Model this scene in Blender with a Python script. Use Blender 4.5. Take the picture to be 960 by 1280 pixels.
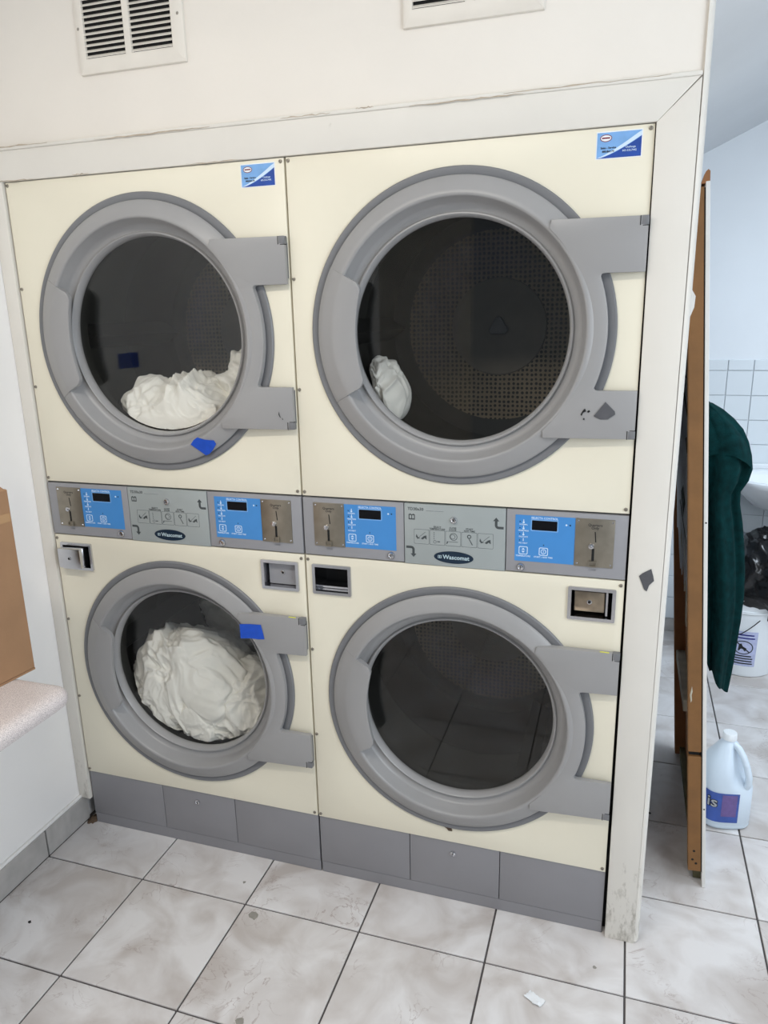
import bpy, bmesh, math, random
from mathutils import Vector, Matrix, noise
from mathutils.geometry import delaunay_2d_cdt

random.seed(7)
for o in list(bpy.data.objects): bpy.data.objects.remove(o, do_unlink=True)
scene = bpy.context.scene
COL = scene.collection

# ------------------------------------------------------------------ camera
cam_d = bpy.data.cameras.new('camera'); cam = bpy.data.objects.new('camera', cam_d); COL.objects.link(cam)
cam_d.sensor_fit = 'VERTICAL'; cam_d.sensor_height = 36.0; cam_d.lens = 926.07 / 1280 * 36.0
cam_d.clip_start = 0.02
R3 = ((0.95217045, 0.3048281, -0.02124299), (-0.05967086, 0.25367032, 0.96544847), (-0.29968454, 0.91800392, -0.25972674))
cam.matrix_world = Matrix(((R3[0][0], R3[1][0], -R3[2][0], 1.5712), (R3[0][1], R3[1][1], -R3[2][1], -1.6871),
                           (R3[0][2], R3[1][2], -R3[2][2], 1.5966), (0, 0, 0, 1)))
scene.camera = cam

# ------------------------------------------------------------------ world, lights, exposure
scene.view_settings.view_transform = 'Standard'; scene.view_settings.look = 'None'
scene.view_settings.gamma = 1.0; scene.view_settings.use_curve_mapping = False
scene.view_settings.exposure = 0.0
w = bpy.data.worlds.new('world'); scene.world = w; w.use_nodes = True
w.node_tree.nodes['Background'].inputs[0].default_value = (0.80, 0.90, 1.0, 1)
w.node_tree.nodes['Background'].inputs[1].default_value = 0.25

def area(name, loc, rot, sx, sy, power, color):
    l = bpy.data.lights.new(name, 'AREA'); l.shape = 'RECTANGLE'; l.size = sx; l.size_y = sy
    l.energy = power; l.color = color
    o = bpy.data.objects.new(name, l); COL.objects.link(o); o.location = loc; o.rotation_euler = rot
    return o
area('ceiling_tube_light', (0.80, -1.45, 2.66), (0, 0, 0), 1.25, 0.16, 23, (1.0, 0.935, 0.84))
front = area('storefront_daylight', (3.25, -1.55, 1.40), (0, 0, 0), 1.7, 1.8, 59, (0.84, 0.92, 1.0))
front.rotation_euler = Vector((-1.0, 0.12, -0.12)).to_track_quat('-Z', 'Y').to_euler()
win = area('window_daylight', (2.95, 0.45, 2.30), (0, 0, 0), 0.7, 1.2, 16.5, (0.78, 0.89, 1.0))
win.rotation_euler = Vector((-0.40, 0.48, -0.78)).to_track_quat('-Z', 'Y').to_euler(); win.data.spread = math.radians(112)

# ------------------------------------------------------------------ materials
MATS = {}
def lin(c):
    return tuple(((v / 255) / 12.92 if v / 255 <= 0.04045 else ((v / 255 + 0.055) / 1.055) ** 2.4) for v in c)
def mat(name, rgb, rough=0.5, metal=0.0, var=0.0, vscale=8.0, bump=0.0, bscale=60.0, spec=0.5, coat=0.0, sheen=0.0, stain=None, srgb=True):
    """rgb 0..255 sRGB base colour with soft procedural variation, fine relief and optional stain (rgb, scale, threshold)"""
    m = bpy.data.materials.new(name); m.use_nodes = True; nt = m.node_tree; N = nt.nodes; L = nt.links
    b = N['Principled BSDF']; c = lin(rgb) if srgb else rgb
    b.inputs['Roughness'].default_value = rough; b.inputs['Metallic'].default_value = metal
    b.inputs['Specular IOR Level'].default_value = spec
    b.inputs['Coat Weight'].default_value = coat; b.inputs['Sheen Weight'].default_value = sheen
    b.inputs['Base Color'].default_value = (*c, 1)
    tc = N.new('ShaderNodeTexCoord'); src = tc.outputs['Object']
    col = None
    if var > 0:
        n = N.new('ShaderNodeTexNoise'); n.inputs['Scale'].default_value = vscale; n.inputs['Detail'].default_value = 5
        L.new(src, n.inputs['Vector'])
        r = N.new('ShaderNodeValToRGB'); L.new(n.outputs['Fac'], r.inputs[0])
        r.color_ramp.elements[0].position = 0.3; r.color_ramp.elements[1].position = 0.7
        r.color_ramp.elements[0].color = (*[v * (1 - var) for v in c], 1); r.color_ramp.elements[1].color = (*[min(1, v * (1 + var * 0.6)) for v in c], 1)
        col = r.outputs[0]
    if stain:
        srgb_, sc, th = stain
        n = N.new('ShaderNodeTexNoise'); n.inputs['Scale'].default_value = sc; n.inputs['Detail'].default_value = 8; n.inputs['Roughness'].default_value = 0.65
        L.new(src, n.inputs['Vector'])
        r = N.new('ShaderNodeValToRGB'); L.new(n.outputs['Fac'], r.inputs[0])
        r.color_ramp.elements[0].position = th; r.color_ramp.elements[1].position = min(1, th + 0.12)
        mx = N.new('ShaderNodeMix'); mx.data_type = 'RGBA'; L.new(r.outputs[0], mx.inputs['Factor'])
        if col: L.new(col, mx.inputs['A'])
        else: mx.inputs['A'].default_value = (*c, 1)
        mx.inputs['B'].default_value = (*lin(srgb_), 1); col = mx.outputs['Result']
    if col: L.new(col, b.inputs['Base Color'])
    if bump > 0:
        n = N.new('ShaderNodeTexNoise'); n.inputs['Scale'].default_value = bscale; n.inputs['Detail'].default_value = 3
        L.new(src, n.inputs['Vector'])
        bp = N.new('ShaderNodeBump'); bp.inputs['Strength'].default_value = bump; bp.inputs['Distance'].default_value = 0.002
        L.new(n.outputs['Fac'], bp.inputs['Height']); L.new(bp.outputs[0], b.inputs['Normal'])
    MATS[name] = m
    return m

CREAM = mat('cream_enamel', (231, 225, 206), 0.42, var=0.03, vscale=3, bump=0.04, bscale=400)
WALLW = mat('wall_paint', (232, 226, 217), 0.62, var=0.03, vscale=4, bump=0.12, bscale=90, stain=((205, 194, 180), 9.0, 0.70))
WALLL = mat('left_wall_paint', (243, 241, 239), 0.6, var=0.03, vscale=3, bump=0.1, bscale=80)
WALLR = mat('rear_wall_paint', (176, 172, 164), 0.6, var=0.05, vscale=3)
WALLC = mat('washroom_paint', (236, 240, 244), 0.6, var=0.03, vscale=3, bump=0.1, bscale=60)
CEIL = mat('ceiling_paint', (226, 229, 232), 0.7, var=0.03, vscale=3)
GREYL = mat('grey_door_plastic', (152, 151, 151), 0.35, var=0.03, vscale=6, bump=0.04, bscale=500)
GREYD = mat('grey_ring_plastic', (116, 117, 120), 0.45, var=0.03, vscale=6)
GREYF = mat('grey_fascia_paint', (150, 150, 154), 0.42, var=0.04, vscale=10, bump=0.04, bscale=500)
GREYK = mat('grey_kick_paint', (138, 137, 141), 0.45, var=0.04, vscale=5, bump=0.05, bscale=400)
GREYS = mat('silver_panel_foil', (163, 170, 170), 0.38, metal=0.15, var=0.03, vscale=10)
DARK = mat('dark_gap', (14, 14, 15), 0.8)
BLACK = mat('black_plastic', (8, 8, 14), 0.4, spec=0.2)
STEEL = mat('brushed_steel', (150, 143, 130), 0.36, metal=0.75, var=0.14, vscale=30, bump=0.1, bscale=200)
CHROME = mat('chrome', (205, 205, 208), 0.18, metal=1.0, var=0.05, vscale=30)
SCREW = mat('screw_steel', (150, 144, 134), 0.35, metal=0.6)
BRASSY = mat('worn_drawer_metal', (150, 136, 118), 0.35, metal=0.7, var=0.25, vscale=40)
BLUE = mat('blue_membrane', (68, 138, 205), 0.4, var=0.03, vscale=20)
PRINTW = mat('white_print', (205, 225, 245), 0.5)
PRINTG = mat('grey_print', (66, 72, 74), 0.5)
PRINTK = mat('black_print', (30, 30, 34), 0.5)
NAVY = mat('navy_badge', (14, 38, 58), 0.35)
NAVYB = mat('badge_letters', (185, 205, 212), 0.5)
PALEB = mat('light_blue_print', (120, 170, 225), 0.5, var=0.15, vscale=30)
DEEPB = mat('deep_blue_print', (20, 70, 160), 0.5, var=0.2, vscale=30)
WHITEP = mat('white_paper', (232, 234, 236), 0.5)
REDP = mat('maroon_print', (120, 40, 60), 0.5)
TAPEB = mat('blue_painter_tape', (14, 76, 190), 0.6, var=0.12, vscale=60, bump=0.3, bscale=300)
TAPEG = mat('grey_cloth_tape', (84, 84, 88), 0.45, var=0.12, vscale=60, bump=0.3, bscale=300)
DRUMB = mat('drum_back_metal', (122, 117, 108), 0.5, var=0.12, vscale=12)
DRUM = mat('shaded_drum_wall', (46, 46, 43), 0.55, metal=0.0, var=0.12, vscale=12)  # side wall coloured darker than the back to stand for weaker light
CLOTH = mat('white_cotton', (244, 242, 234), 0.85, var=0.04, vscale=20, bump=0.25, bscale=500, sheen=0.3)
CARD = mat('cardboard', (158, 122, 90), 0.75, var=0.10, vscale=9, bump=0.2, bscale=150)
CARDD = mat('cardboard_inner', (120, 88, 60), 0.8, var=0.1, vscale=12)
GROUT = mat('grout', (88, 84, 84), 0.9, var=0.15, vscale=40)
WOODB = mat('brown_timber', (132, 92, 50), 0.6, var=0.16, vscale=14, bump=0.3, bscale=90, stain=((190, 160, 120), 22, 0.72))
WOODD = mat('dark_timber', (156, 104, 62), 0.65, var=0.18, vscale=10, bump=0.3, bscale=90)
SHEETW = mat('white_painted_board', (232, 230, 226), 0.5, var=0.04, vscale=10, stain=((150, 120, 80), 30, 0.76))
LINER = mat('grey_liner', (214, 218, 226), 0.7, var=0.1, vscale=8)
TORN = mat('torn_paper', (196, 192, 176), 0.8, var=0.15, vscale=30)
TOWEL = mat('green_terry', (6, 44, 45), 0.95, var=0.45, vscale=45, bump=1.0, bscale=420, spec=0.1)
JUG = mat('milky_plastic', (215, 228, 240), 0.35, var=0.02)
CAPW = mat('white_cap', (236, 240, 243), 0.4)
LABB = mat('blue_label', (62, 92, 172), 0.4, var=0.2, vscale=25)
LABP = mat('purple_label', (112, 92, 150), 0.45, var=0.15, vscale=90)
CERAM = mat('white_ceramic', (236, 240, 244), 0.12, coat=0.4)
BAGK = mat('black_bag_plastic', (12, 12, 14), 0.22, bump=0.4, bscale=40)
WTILE = mat('white_wall_tile', (226, 232, 236), 0.2, var=0.02, vscale=4)
WGROUT = mat('wall_grout', (216, 220, 224), 0.8)

def tile_mat():
    m = bpy.data.materials.new('marbled_floor_tile'); m.use_nodes = True; N = m.node_tree.nodes; L = m.node_tree.links
    b = N['Principled BSDF']; b.inputs['Roughness'].default_value = 0.28
    tc = N.new('ShaderNodeTexCoord'); oi = N.new('ShaderNodeObjectInfo')
    ml = N.new('ShaderNodeMath'); ml.operation = 'MULTIPLY'; ml.inputs[1].default_value = 60
    L.new(oi.outputs['Random'], ml.inputs[0])
    ad = N.new('ShaderNodeVectorMath'); ad.operation = 'ADD'; L.new(tc.outputs['Object'], ad.inputs[0]); L.new(ml.outputs[0], ad.inputs[1])
    n1 = N.new('ShaderNodeTexNoise'); n1.inputs['Scale'].default_value = 7; n1.inputs['Detail'].default_value = 6; n1.inputs['Distortion'].default_value = 0.6
    L.new(ad.outputs[0], n1.inputs['Vector'])
    r1 = N.new('ShaderNodeValToRGB'); L.new(n1.outputs['Fac'], r1.inputs[0])
    r1.color_ramp.elements[0].position = 0.32; r1.color_ramp.elements[1].position = 0.62
    r1.color_ramp.elements[0].color = (*lin((191, 183, 178)), 1); r1.color_ramp.elements[1].color = (*lin((225, 222, 221)), 1)
    n2 = N.new('ShaderNodeTexNoise'); n2.inputs['Scale'].default_value = 9; n2.inputs['Detail'].default_value = 7; n2.inputs['Distortion'].default_value = 1.6; n2.inputs['Roughness'].default_value = 0.55
    L.new(ad.outputs[0], n2.inputs['Vector'])
    r2 = N.new('ShaderNodeValToRGB'); L.new(n2.outputs['Fac'], r2.inputs[0])
    e = r2.color_ramp.elements; e[0].position = 0.485; e[0].color = (0, 0, 0, 1); e[1].position = 0.515; e[1].color = (0, 0, 0, 1)
    k = e.new(0.5); k.color = (1, 1, 1, 1)
    n3 = N.new('ShaderNodeTexNoise'); n3.inputs['Scale'].default_value = 6; n3.inputs['Detail'].default_value = 3
    L.new(ad.outputs[0], n3.inputs['Vector'])
    r3 = N.new('ShaderNodeValToRGB'); L.new(n3.outputs['Fac'], r3.inputs[0]); r3.color_ramp.elements[0].position = 0.5; r3.color_ramp.elements[1].position = 0.68
    mu = N.new('ShaderNodeMath'); mu.operation = 'MULTIPLY'; L.new(r2.outputs[0], mu.inputs[0]); L.new(r3.outputs[0], mu.inputs[1])
    mu2 = N.new('ShaderNodeMath'); mu2.operation = 'MULTIPLY'; mu2.inputs[1].default_value = 0.7; L.new(mu.outputs[0], mu2.inputs[0])
    mx = N.new('ShaderNodeMix'); mx.data_type = 'RGBA'; L.new(mu2.outputs[0], mx.inputs['Factor'])
    L.new(r1.outputs[0], mx.inputs['A']); mx.inputs['B'].default_value = (*lin((150, 130, 124)), 1)
    L.new(mx.outputs['Result'], b.inputs['Base Color'])
    return m
TILE = tile_mat()

def base_tile_mat():
    return mat('grey_base_tile', (176, 173, 170), 0.35, var=0.16, vscale=14)
BTILE = base_tile_mat()

def trim_mat():
    """off-white painted casing, grubby near the floor: scuffed dirt with a blotchy outline"""
    m = mat('grubby_trim_paint', (222, 218, 210), 0.5, var=0.03, vscale=5, bump=0.08, bscale=100)
    N = m.node_tree.nodes; L = m.node_tree.links; b = N['Principled BSDF']
    prev = b.inputs['Base Color'].links[0].from_socket
    tc = N.new('ShaderNodeTexCoord'); sp = N.new('ShaderNodeSeparateXYZ'); L.new(tc.outputs['Object'], sp.inputs[0])
    mr = N.new('ShaderNodeMapRange'); L.new(sp.outputs['Z'], mr.inputs['Value'])
    mr.inputs['From Min'].default_value = 0.0; mr.inputs['From Max'].default_value = 0.42; mr.inputs['To Min'].default_value = 0.27; mr.inputs['To Max'].default_value = 0.0
    mp = N.new('ShaderNodeMapping'); mp.inputs['Scale'].default_value = (1, 1, 0.35); L.new(tc.outputs['Object'], mp.inputs[0])
    n = N.new('ShaderNodeTexNoise'); n.inputs['Scale'].default_value = 42; n.inputs['Detail'].default_value = 8; n.inputs['Roughness'].default_value = 0.7; L.new(mp.outputs[0], n.inputs['Vector'])
    ad = N.new('ShaderNodeMath'); L.new(n.outputs['Fac'], ad.inputs[0]); L.new(mr.outputs[0], ad.inputs[1])
    r = N.new('ShaderNodeValToRGB'); L.new(ad.outputs[0], r.inputs[0]); r.color_ramp.elements[0].position = 0.71; r.color_ramp.elements[1].position = 0.98
    mx = N.new('ShaderNodeMix'); mx.data_type = 'RGBA'; L.new(r.outputs[0], mx.inputs['Factor']); L.new(prev, mx.inputs['A'])
    mx.inputs['B'].default_value = (*lin((120, 112, 96)), 1); L.new(mx.outputs['Result'], b.inputs['Base Color'])
    return m
TRIM = trim_mat()
VENTW = mat('vent_enamel', (226, 220, 210), 0.45, var=0.03, vscale=20)

def speckle_mat():
    m = mat('speckled_laminate', (222, 212, 208), 0.45)
    N = m.node_tree.nodes; L = m.node_tree.links; b = N['Principled BSDF']
    tc = N.new('ShaderNodeTexCoord'); n = N.new('ShaderNodeTexNoise'); n.inputs['Scale'].default_value = 700; n.inputs['Detail'].default_value = 2
    L.new(tc.outputs['Object'], n.inputs['Vector'])
    r = N.new('ShaderNodeValToRGB'); L.new(n.outputs['Fac'], r.inputs[0])
    e = r.color_ramp.elements; e[0].position = 0.36; e[0].color = (*lin((164, 158, 160)), 1); e[1].position = 0.52; e[1].color = (*lin((224, 214, 212)), 1)
    k = e.new(0.70); k.color = (*lin((236, 232, 230)), 1)
    L.new(r.outputs[0], b.inputs['Base Color'])
    return m
SPECK = speckle_mat()

def glass_mat(name, tint, ior=1.45, rough=0.0):
    m = bpy.data.materials.new(name); m.use_nodes = True; N = m.node_tree.nodes; L = m.node_tree.links
    N.remove(N['Principled BSDF'])
    fr = N.new('ShaderNodeFresnel'); ge = N.new('ShaderNodeNewGeometry'); mf = N.new('ShaderNodeMix')
    mf.inputs['A'].default_value = ior; mf.inputs['B'].default_value = 1 / ior      # same reflectance on both faces of the pane
    L.new(ge.outputs['Backfacing'], mf.inputs['Factor']); L.new(mf.outputs['Result'], fr.inputs['IOR'])
    t = N.new('ShaderNodeBsdfTransparent'); t.inputs[0].default_value = (*tint, 1)
    g = N.new('ShaderNodeBsdfGlossy'); g.inputs['Roughness'].default_value = rough; g.inputs[0].default_value = (1, 1, 1, 1)
    mx = N.new('ShaderNodeMixShader'); L.new(fr.outputs[0], mx.inputs[0]); L.new(t.outputs[0], mx.inputs[1]); L.new(g.outputs[0], mx.inputs[2])
    L.new(mx.outputs[0], N['Material Output'].inputs[0])
    return m
GLASS = glass_mat('tinted_door_glass', (0.96, 0.96, 0.955), 1.35)
CLEARP = glass_mat('clear_bag_plastic', (0.72, 0.76, 0.80), 1.5, 0.15)

def perf_mat():
    m = mat('perforated_drum_metal', (142, 130, 110), 0.5, metal=0.0, var=0.1, vscale=12)
    N = m.node_tree.nodes; L = m.node_tree.links; b = N['Principled BSDF']
    prev = b.inputs['Base Color'].links[0].from_socket
    tc = N.new('ShaderNodeTexCoord')
    mp = N.new('ShaderNodeMapping'); L.new(tc.outputs['Object'], mp.inputs[0]); mp.inputs['Scale'].default_value = (1, 0, 1)
    v = N.new('ShaderNodeTexVoronoi'); v.inputs['Scale'].default_value = 74; v.inputs['Randomness'].default_value = 0.18; L.new(mp.outputs[0], v.inputs['Vector'])
    r = N.new('ShaderNodeValToRGB'); L.new(v.outputs['Distance'], r.inputs[0]); r.color_ramp.elements[0].position = 0.30; r.color_ramp.elements[1].position = 0.36
    mx = N.new('ShaderNodeMix'); mx.data_type = 'RGBA'; L.new(r.outputs[0], mx.inputs['Factor']); L.new(prev, mx.inputs['B'])
    mx.inputs['A'].default_value = (0.004, 0.004, 0.004, 1); L.new(mx.outputs['Result'], b.inputs['Base Color'])
    return m
PERF = perf_mat()

# ------------------------------------------------------------------ geometry helpers
def link(name, me, m, parent=None):
    o = bpy.data.objects.new(name, me); COL.objects.link(o)
    if m: me.materials.append(m)
    if parent: o.parent = parent
    return o
def from_bm(name, bm, m, parent=None, ang=35):
    bmesh.ops.recalc_face_normals(bm, faces=bm.faces[:])
    for f in bm.faces: f.smooth = True
    a = math.radians(ang)
    for e in bm.edges:
        if len(e.link_faces) == 2 and e.calc_face_angle(0) > a: e.smooth = False
    me = bpy.data.meshes.new(name); bm.to_mesh(me); bm.free()
    return link(name, me, m, parent)
def empty(name, loc, label, cat, group=None, rot=(0, 0, 0)):
    o = bpy.data.objects.new(name, None); COL.objects.link(o); o.location = loc; o.rotation_euler = rot; o.empty_display_size = 0.1
    return tag(o, label, cat, group)
def tag(o, label, cat, group=None):
    o['label'] = label; o['category'] = cat
    if group: o['group'] = group
    return o
def struct(o, label=None):
    o['kind'] = 'structure'
    if label: o['label'] = label
    return o
def bm_box(bm, x0, x1, y0, y1, z0, z1, bev=0, seg=1):
    vs = [bm.verts.new(p) for p in ((x0, y0, z0), (x1, y0, z0), (x1, y1, z0), (x0, y1, z0), (x0, y0, z1), (x1, y0, z1), (x1, y1, z1), (x0, y1, z1))]
    fs = [bm.faces.new([vs[i] for i in f]) for f in ((3, 2, 1, 0), (4, 5, 6, 7), (0, 1, 5, 4), (1, 2, 6, 5), (2, 3, 7, 6), (3, 0, 4, 7))]
    if bev > 0:
        es = list({e for f in fs for e in f.edges})
        bmesh.ops.bevel(bm, geom=es, offset=bev, segments=seg, profile=0.5, affect='EDGES')
def box(name, x0, x1, y0, y1, z0, z1, m, parent=None, bev=0, seg=1):
    bm = bmesh.new(); bm_box(bm, x0, x1, y0, y1, z0, z1, bev, seg)
    return from_bm(name, bm, m, parent)
def inside(p, poly):
    x, y = p; r = False; j = len(poly) - 1
    for i in range(len(poly)):
        xi, yi = poly[i]; xj, yj = poly[j]
        if (yi > y) != (yj > y) and x < (xj - xi) * (y - yi) / (yj - yi) + xi: r = not r
        j = i
    return r
def bm_plate(bm, outer, holes, y0, y1, bev=0):
    """flat plate in the XZ plane from an outline with holes, front at y0, back at y1"""
    pts = []; edges = []
    for loop in [outer] + list(holes):
        s = len(pts); pts += [Vector(p) for p in loop]; n = len(loop)
        edges += [(s + i, s + (i + 1) % n) for i in range(n)]
    vs, es, fs, *_ = delaunay_2d_cdt(pts, edges, [], 0, 1e-7)
    f = [bm.verts.new((v.x, y0, v.y)) for v in vs]; b = [bm.verts.new((v.x, y1, v.y)) for v in vs]
    cnt = {}
    for t in fs:
        c = sum((vs[i] for i in t), Vector((0, 0))) / len(t)
        if not inside(c, outer) or any(inside(c, h) for h in holes): continue
        bm.faces.new([f[i] for i in t]); bm.faces.new([b[i] for i in reversed(t)])
        for i in range(len(t)):
            a, d = t[i], t[(i + 1) % len(t)]
            cnt.setdefault((min(a, d), max(a, d)), []).append((a, d))
    for k, l in cnt.items():
        if len(l) == 1:
            a, d = l[0]; bm.faces.new([f[d], f[a], b[a], b[d]])
    loose = [v for v in bm.verts if not v.link_faces]
    bmesh.ops.delete(bm, geom=loose, context='VERTS')
def plate(name, outer, holes, y0, y1, m, parent=None, bev=0):
    bm = bmesh.new(); bm_plate(bm, outer, holes, y0, y1)
    bmesh.ops.recalc_face_normals(bm, faces=bm.faces[:])
    if bev > 0:
        es = [e for e in bm.edges if len(e.link_faces) == 2 and e.calc_face_angle(0) > 1.2 and abs(e.verts[0].co.y - y0) < 1e-6 and abs(e.verts[1].co.y - y0) < 1e-6]
        bmesh.ops.bevel(bm, geom=es, offset=bev, segments=2, profile=0.5, affect='EDGES')
    return from_bm(name, bm, m, parent)
def rect(x0, x1, z0, z1): return [(x0, z0), (x1, z0), (x1, z1), (x0, z1)]
def rrect(x0, x1, z0, z1, r, n=4):
    out = []
    for cx, cz, a0 in ((x1 - r, z0 + r, -90), (x1 - r, z1 - r, 0), (x0 + r, z1 - r, 90), (x0 + r, z0 + r, 180)):
        for i in range(n + 1):
            a = math.radians(a0 + 90 * i / n); out.append((cx + r * math.cos(a), cz + r * math.sin(a)))
    return out
def circ(cx, cz, r, n=48, rz=None):
    return [(cx + r * math.cos(2 * math.pi * i / n), cz + (rz or r) * math.sin(2 * math.pi * i / n)) for i in range(n)]
def arc(cx, cz, r, a0, a1, n):
    return [(cx + r * math.cos(math.radians(a0 + (a1 - a0) * i / n)), cz + r * math.sin(math.radians(a0 + (a1 - a0) * i / n))) for i in range(n + 1)]
def bm_lathe(bm, prof, cx, cz, seg=96):
    """revolve (r, y) around a Y axis through (cx, cz)"""
    rings = []
    for r, y in prof:
        if r < 1e-6: rings.append([bm.verts.new((cx, y, cz))])
        else: rings.append([bm.verts.new((cx + r * math.cos(2 * math.pi * i / seg), y, cz + r * math.sin(2 * math.pi * i / seg))) for i in range(seg)])
    for a, b in zip(rings, rings[1:]):
        for i in range(seg):
            j = (i + 1) % seg
            if len(a) == 1 and len(b) == 1: continue
            if len(a) == 1: bm.faces.new([a[0], b[i], b[j]])
            elif len(b) == 1: bm.faces.new([a[i], b[0], a[j]])
            else: bm.faces.new([a[i], a[j], b[j], b[i]])
def lathe(name, prof, cx, cz, m, parent=None, seg=96, ang=35):
    bm = bmesh.new(); bm_lathe(bm, prof, cx, cz, seg)
    return from_bm(name, bm, m, parent, ang)
def zlathe(name, prof, cx, cy, m, parent=None, seg=48, ang=35):
    bm = bmesh.new(); rings = []
    for r, z in prof:
        if r < 1e-6: rings.append([bm.verts.new((cx, cy, z))])
        else: rings.append([bm.verts.new((cx + r * math.cos(2 * math.pi * i / seg), cy + r * math.sin(2 * math.pi * i / seg), z)) for i in range(seg)])
    for a, b in zip(rings, rings[1:]):
        for i in range(seg):
            j = (i + 1) % seg
            if len(a) == 1: bm.faces.new([a[0], b[i], b[j]])
            elif len(b) == 1: bm.faces.new([a[i], b[0], a[j]])
            else: bm.faces.new([a[i], a[j], b[j], b[i]])
    return from_bm(name, bm, m, parent, ang)
def bm_tube(bm, pts, r, seg=8):
    pts = [Vector(p) for p in pts]; rings = []
    for i, p in enumerate(pts):
        t = (pts[min(i + 1, len(pts) - 1)] - pts[max(i - 1, 0)]).normalized()
        u = t.cross(Vector((0, 0, 1)) if abs(t.z) < 0.9 else Vector((1, 0, 0))).normalized(); v = t.cross(u)
        rr = r[i] if isinstance(r, (list, tuple)) else r
        rings.append([bm.verts.new(p + rr * (math.cos(2 * math.pi * k / seg) * u + math.sin(2 * math.pi * k / seg) * v)) for k in range(seg)])
    for a, b in zip(rings, rings[1:]):
        for k in range(seg): bm.faces.new([a[k], a[(k + 1) % seg], b[(k + 1) % seg], b[k]])
    bm.faces.new(rings[0]); bm.faces.new(rings[-1])
def tube(name, pts, r, m, parent=None, seg=8):
    bm = bmesh.new(); bm_tube(bm, pts, r, seg)
    return from_bm(name, bm, m, parent, 60)
def text(name, s, size, x, z, y, m, parent, align='CENTER', bold=0.0, sx=1.0):
    cu = bpy.data.curves.new(name, 'FONT'); cu.body = s; cu.size = size; cu.align_x = align; cu.align_y = 'CENTER'
    cu.extrude = 0.00015; cu.resolution_u = 2; cu.offset = bold * size; cu.space_line = 0.85
    t = bpy.data.objects.new('tmp', cu); COL.objects.link(t)
    dg = bpy.context.evaluated_depsgraph_get()
    me = bpy.data.meshes.new_from_object(t.evaluated_get(dg)); bpy.data.objects.remove(t, do_unlink=True); bpy.data.curves.remove(cu)
    for v in me.vertices:
        c = v.co; v.co = (x + c.x * sx, y - c.z, z + c.y)
    me.name = name; me.materials.clear()
    return link(name, me, m, parent)
def copy_tree(o, parent=None):
    c = o.copy(); COL.objects.link(c)
    if parent: c.parent = parent
    for ch in o.children: copy_tree(ch, c)
    return c

# ------------------------------------------------------------------ the setting
TX, TY, OX, OY = 0.3386, 0.3435, -0.0359, -0.1733
LW = -0.045      # left wall plane
FW = 2.08        # far wall plane
floor = struct(box('floor', LW - 0.1, 3.4, -3.3, FW + 0.1, -0.08, -0.004, GROUT), 'grey grout bed under marbled floor tiles')
bm = bmesh.new(); bm_box(bm, 0, TX - 0.005, -(TY - 0.005), 0, -0.006, 0.0, 0.0012)
tproto = from_bm('floor_tile', bm, TILE, floor)
tiles = []
for i in range(0, 10):
    for j in range(-7, 10):
        x0 = OX + i * TX + 0.0025; y1 = OY - j * TY - 0.0025
        if y1 - TY > 0.02 and x0 + TX < 1.66: continue
        if x0 > 3.28 or y1 < -3.2: continue
        t = tproto if not tiles else tproto.copy()
        if tiles: COL.objects.link(t)
        t.location = (x0, y1, 0); tiles.append(t)
# small chips and scuffs in the tiles
def chip(u, v, r, m, seed):
    random.seed(seed)
    pts = [(u + r * random.uniform(0.5, 1.1) * math.cos(a), v + r * random.uniform(0.5, 1.1) * math.sin(a)) for a in [i * 0.78 for i in range(8)]]
    bm = bmesh.new(); vs = [bm.verts.new((p[0], p[1], 0.0004)) for p in pts]; c = [bm.verts.new((p[0], p[1], 0.0001)) for p in pts]
    bm.faces.new(vs)
    for i in range(8): bm.faces.new([vs[i], c[i], c[(i + 1) % 8], vs[(i + 1) % 8]])
    return from_bm('tile_chip', bm, m, floor)
CHIP = mat('tile_body_chip', (150, 146, 138), 0.8, var=0.15, vscale=80)

wall_left = struct(box('wall_left', LW - 0.1, LW, -3.3, 0.95, 0, 2.8, WALLL), 'white painted wall left of the dryers')
wall_back = struct(box('wall_back', LW, 1.688, 0.0, 0.09, 1.95, 2.8, WALLW, bev=0.006, seg=3), 'cream painted wall above the dryers')
wall_end = struct(box('wall_end', 1.612, 1.690, 0.0, 0.95, 0, 1.95, WALLW, bev=0.006, seg=3), 'end of the wall enclosing the dryers')
struct(box('wall_side', 1.612, 1.690, 0.09, 0.95, 1.95, 2.8, WALLW), 'upper end of the wall enclosing the dryers')
wall_far = struct(box('wall_far', LW, 3.4, FW, FW + 0.1, 0, 2.8, WALLC), 'pale washroom wall behind the sink')
wall_inner = struct(box('wall_inner', LW, 1.690, 0.95, 1.0, 0, 2.8, WALLC), 'wall closing the space behind the dryers')
wall_rear = struct(box('wall_rear', LW - 0.1, 0.58, -3.3, -3.2, 0, 2.8, WALLR), 'beige wall at the other end of the laundry')
wall_right = struct(box('wall_right', 3.3, 3.4, -3.3, FW, 0, 2.8, WALLC), 'pale wall at the right of the room')
ceiling = struct(box('ceiling', LW - 0.1, 3.4, -3.3, FW + 0.1, 2.72, 2.82, CEIL), 'white ceiling')
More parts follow.
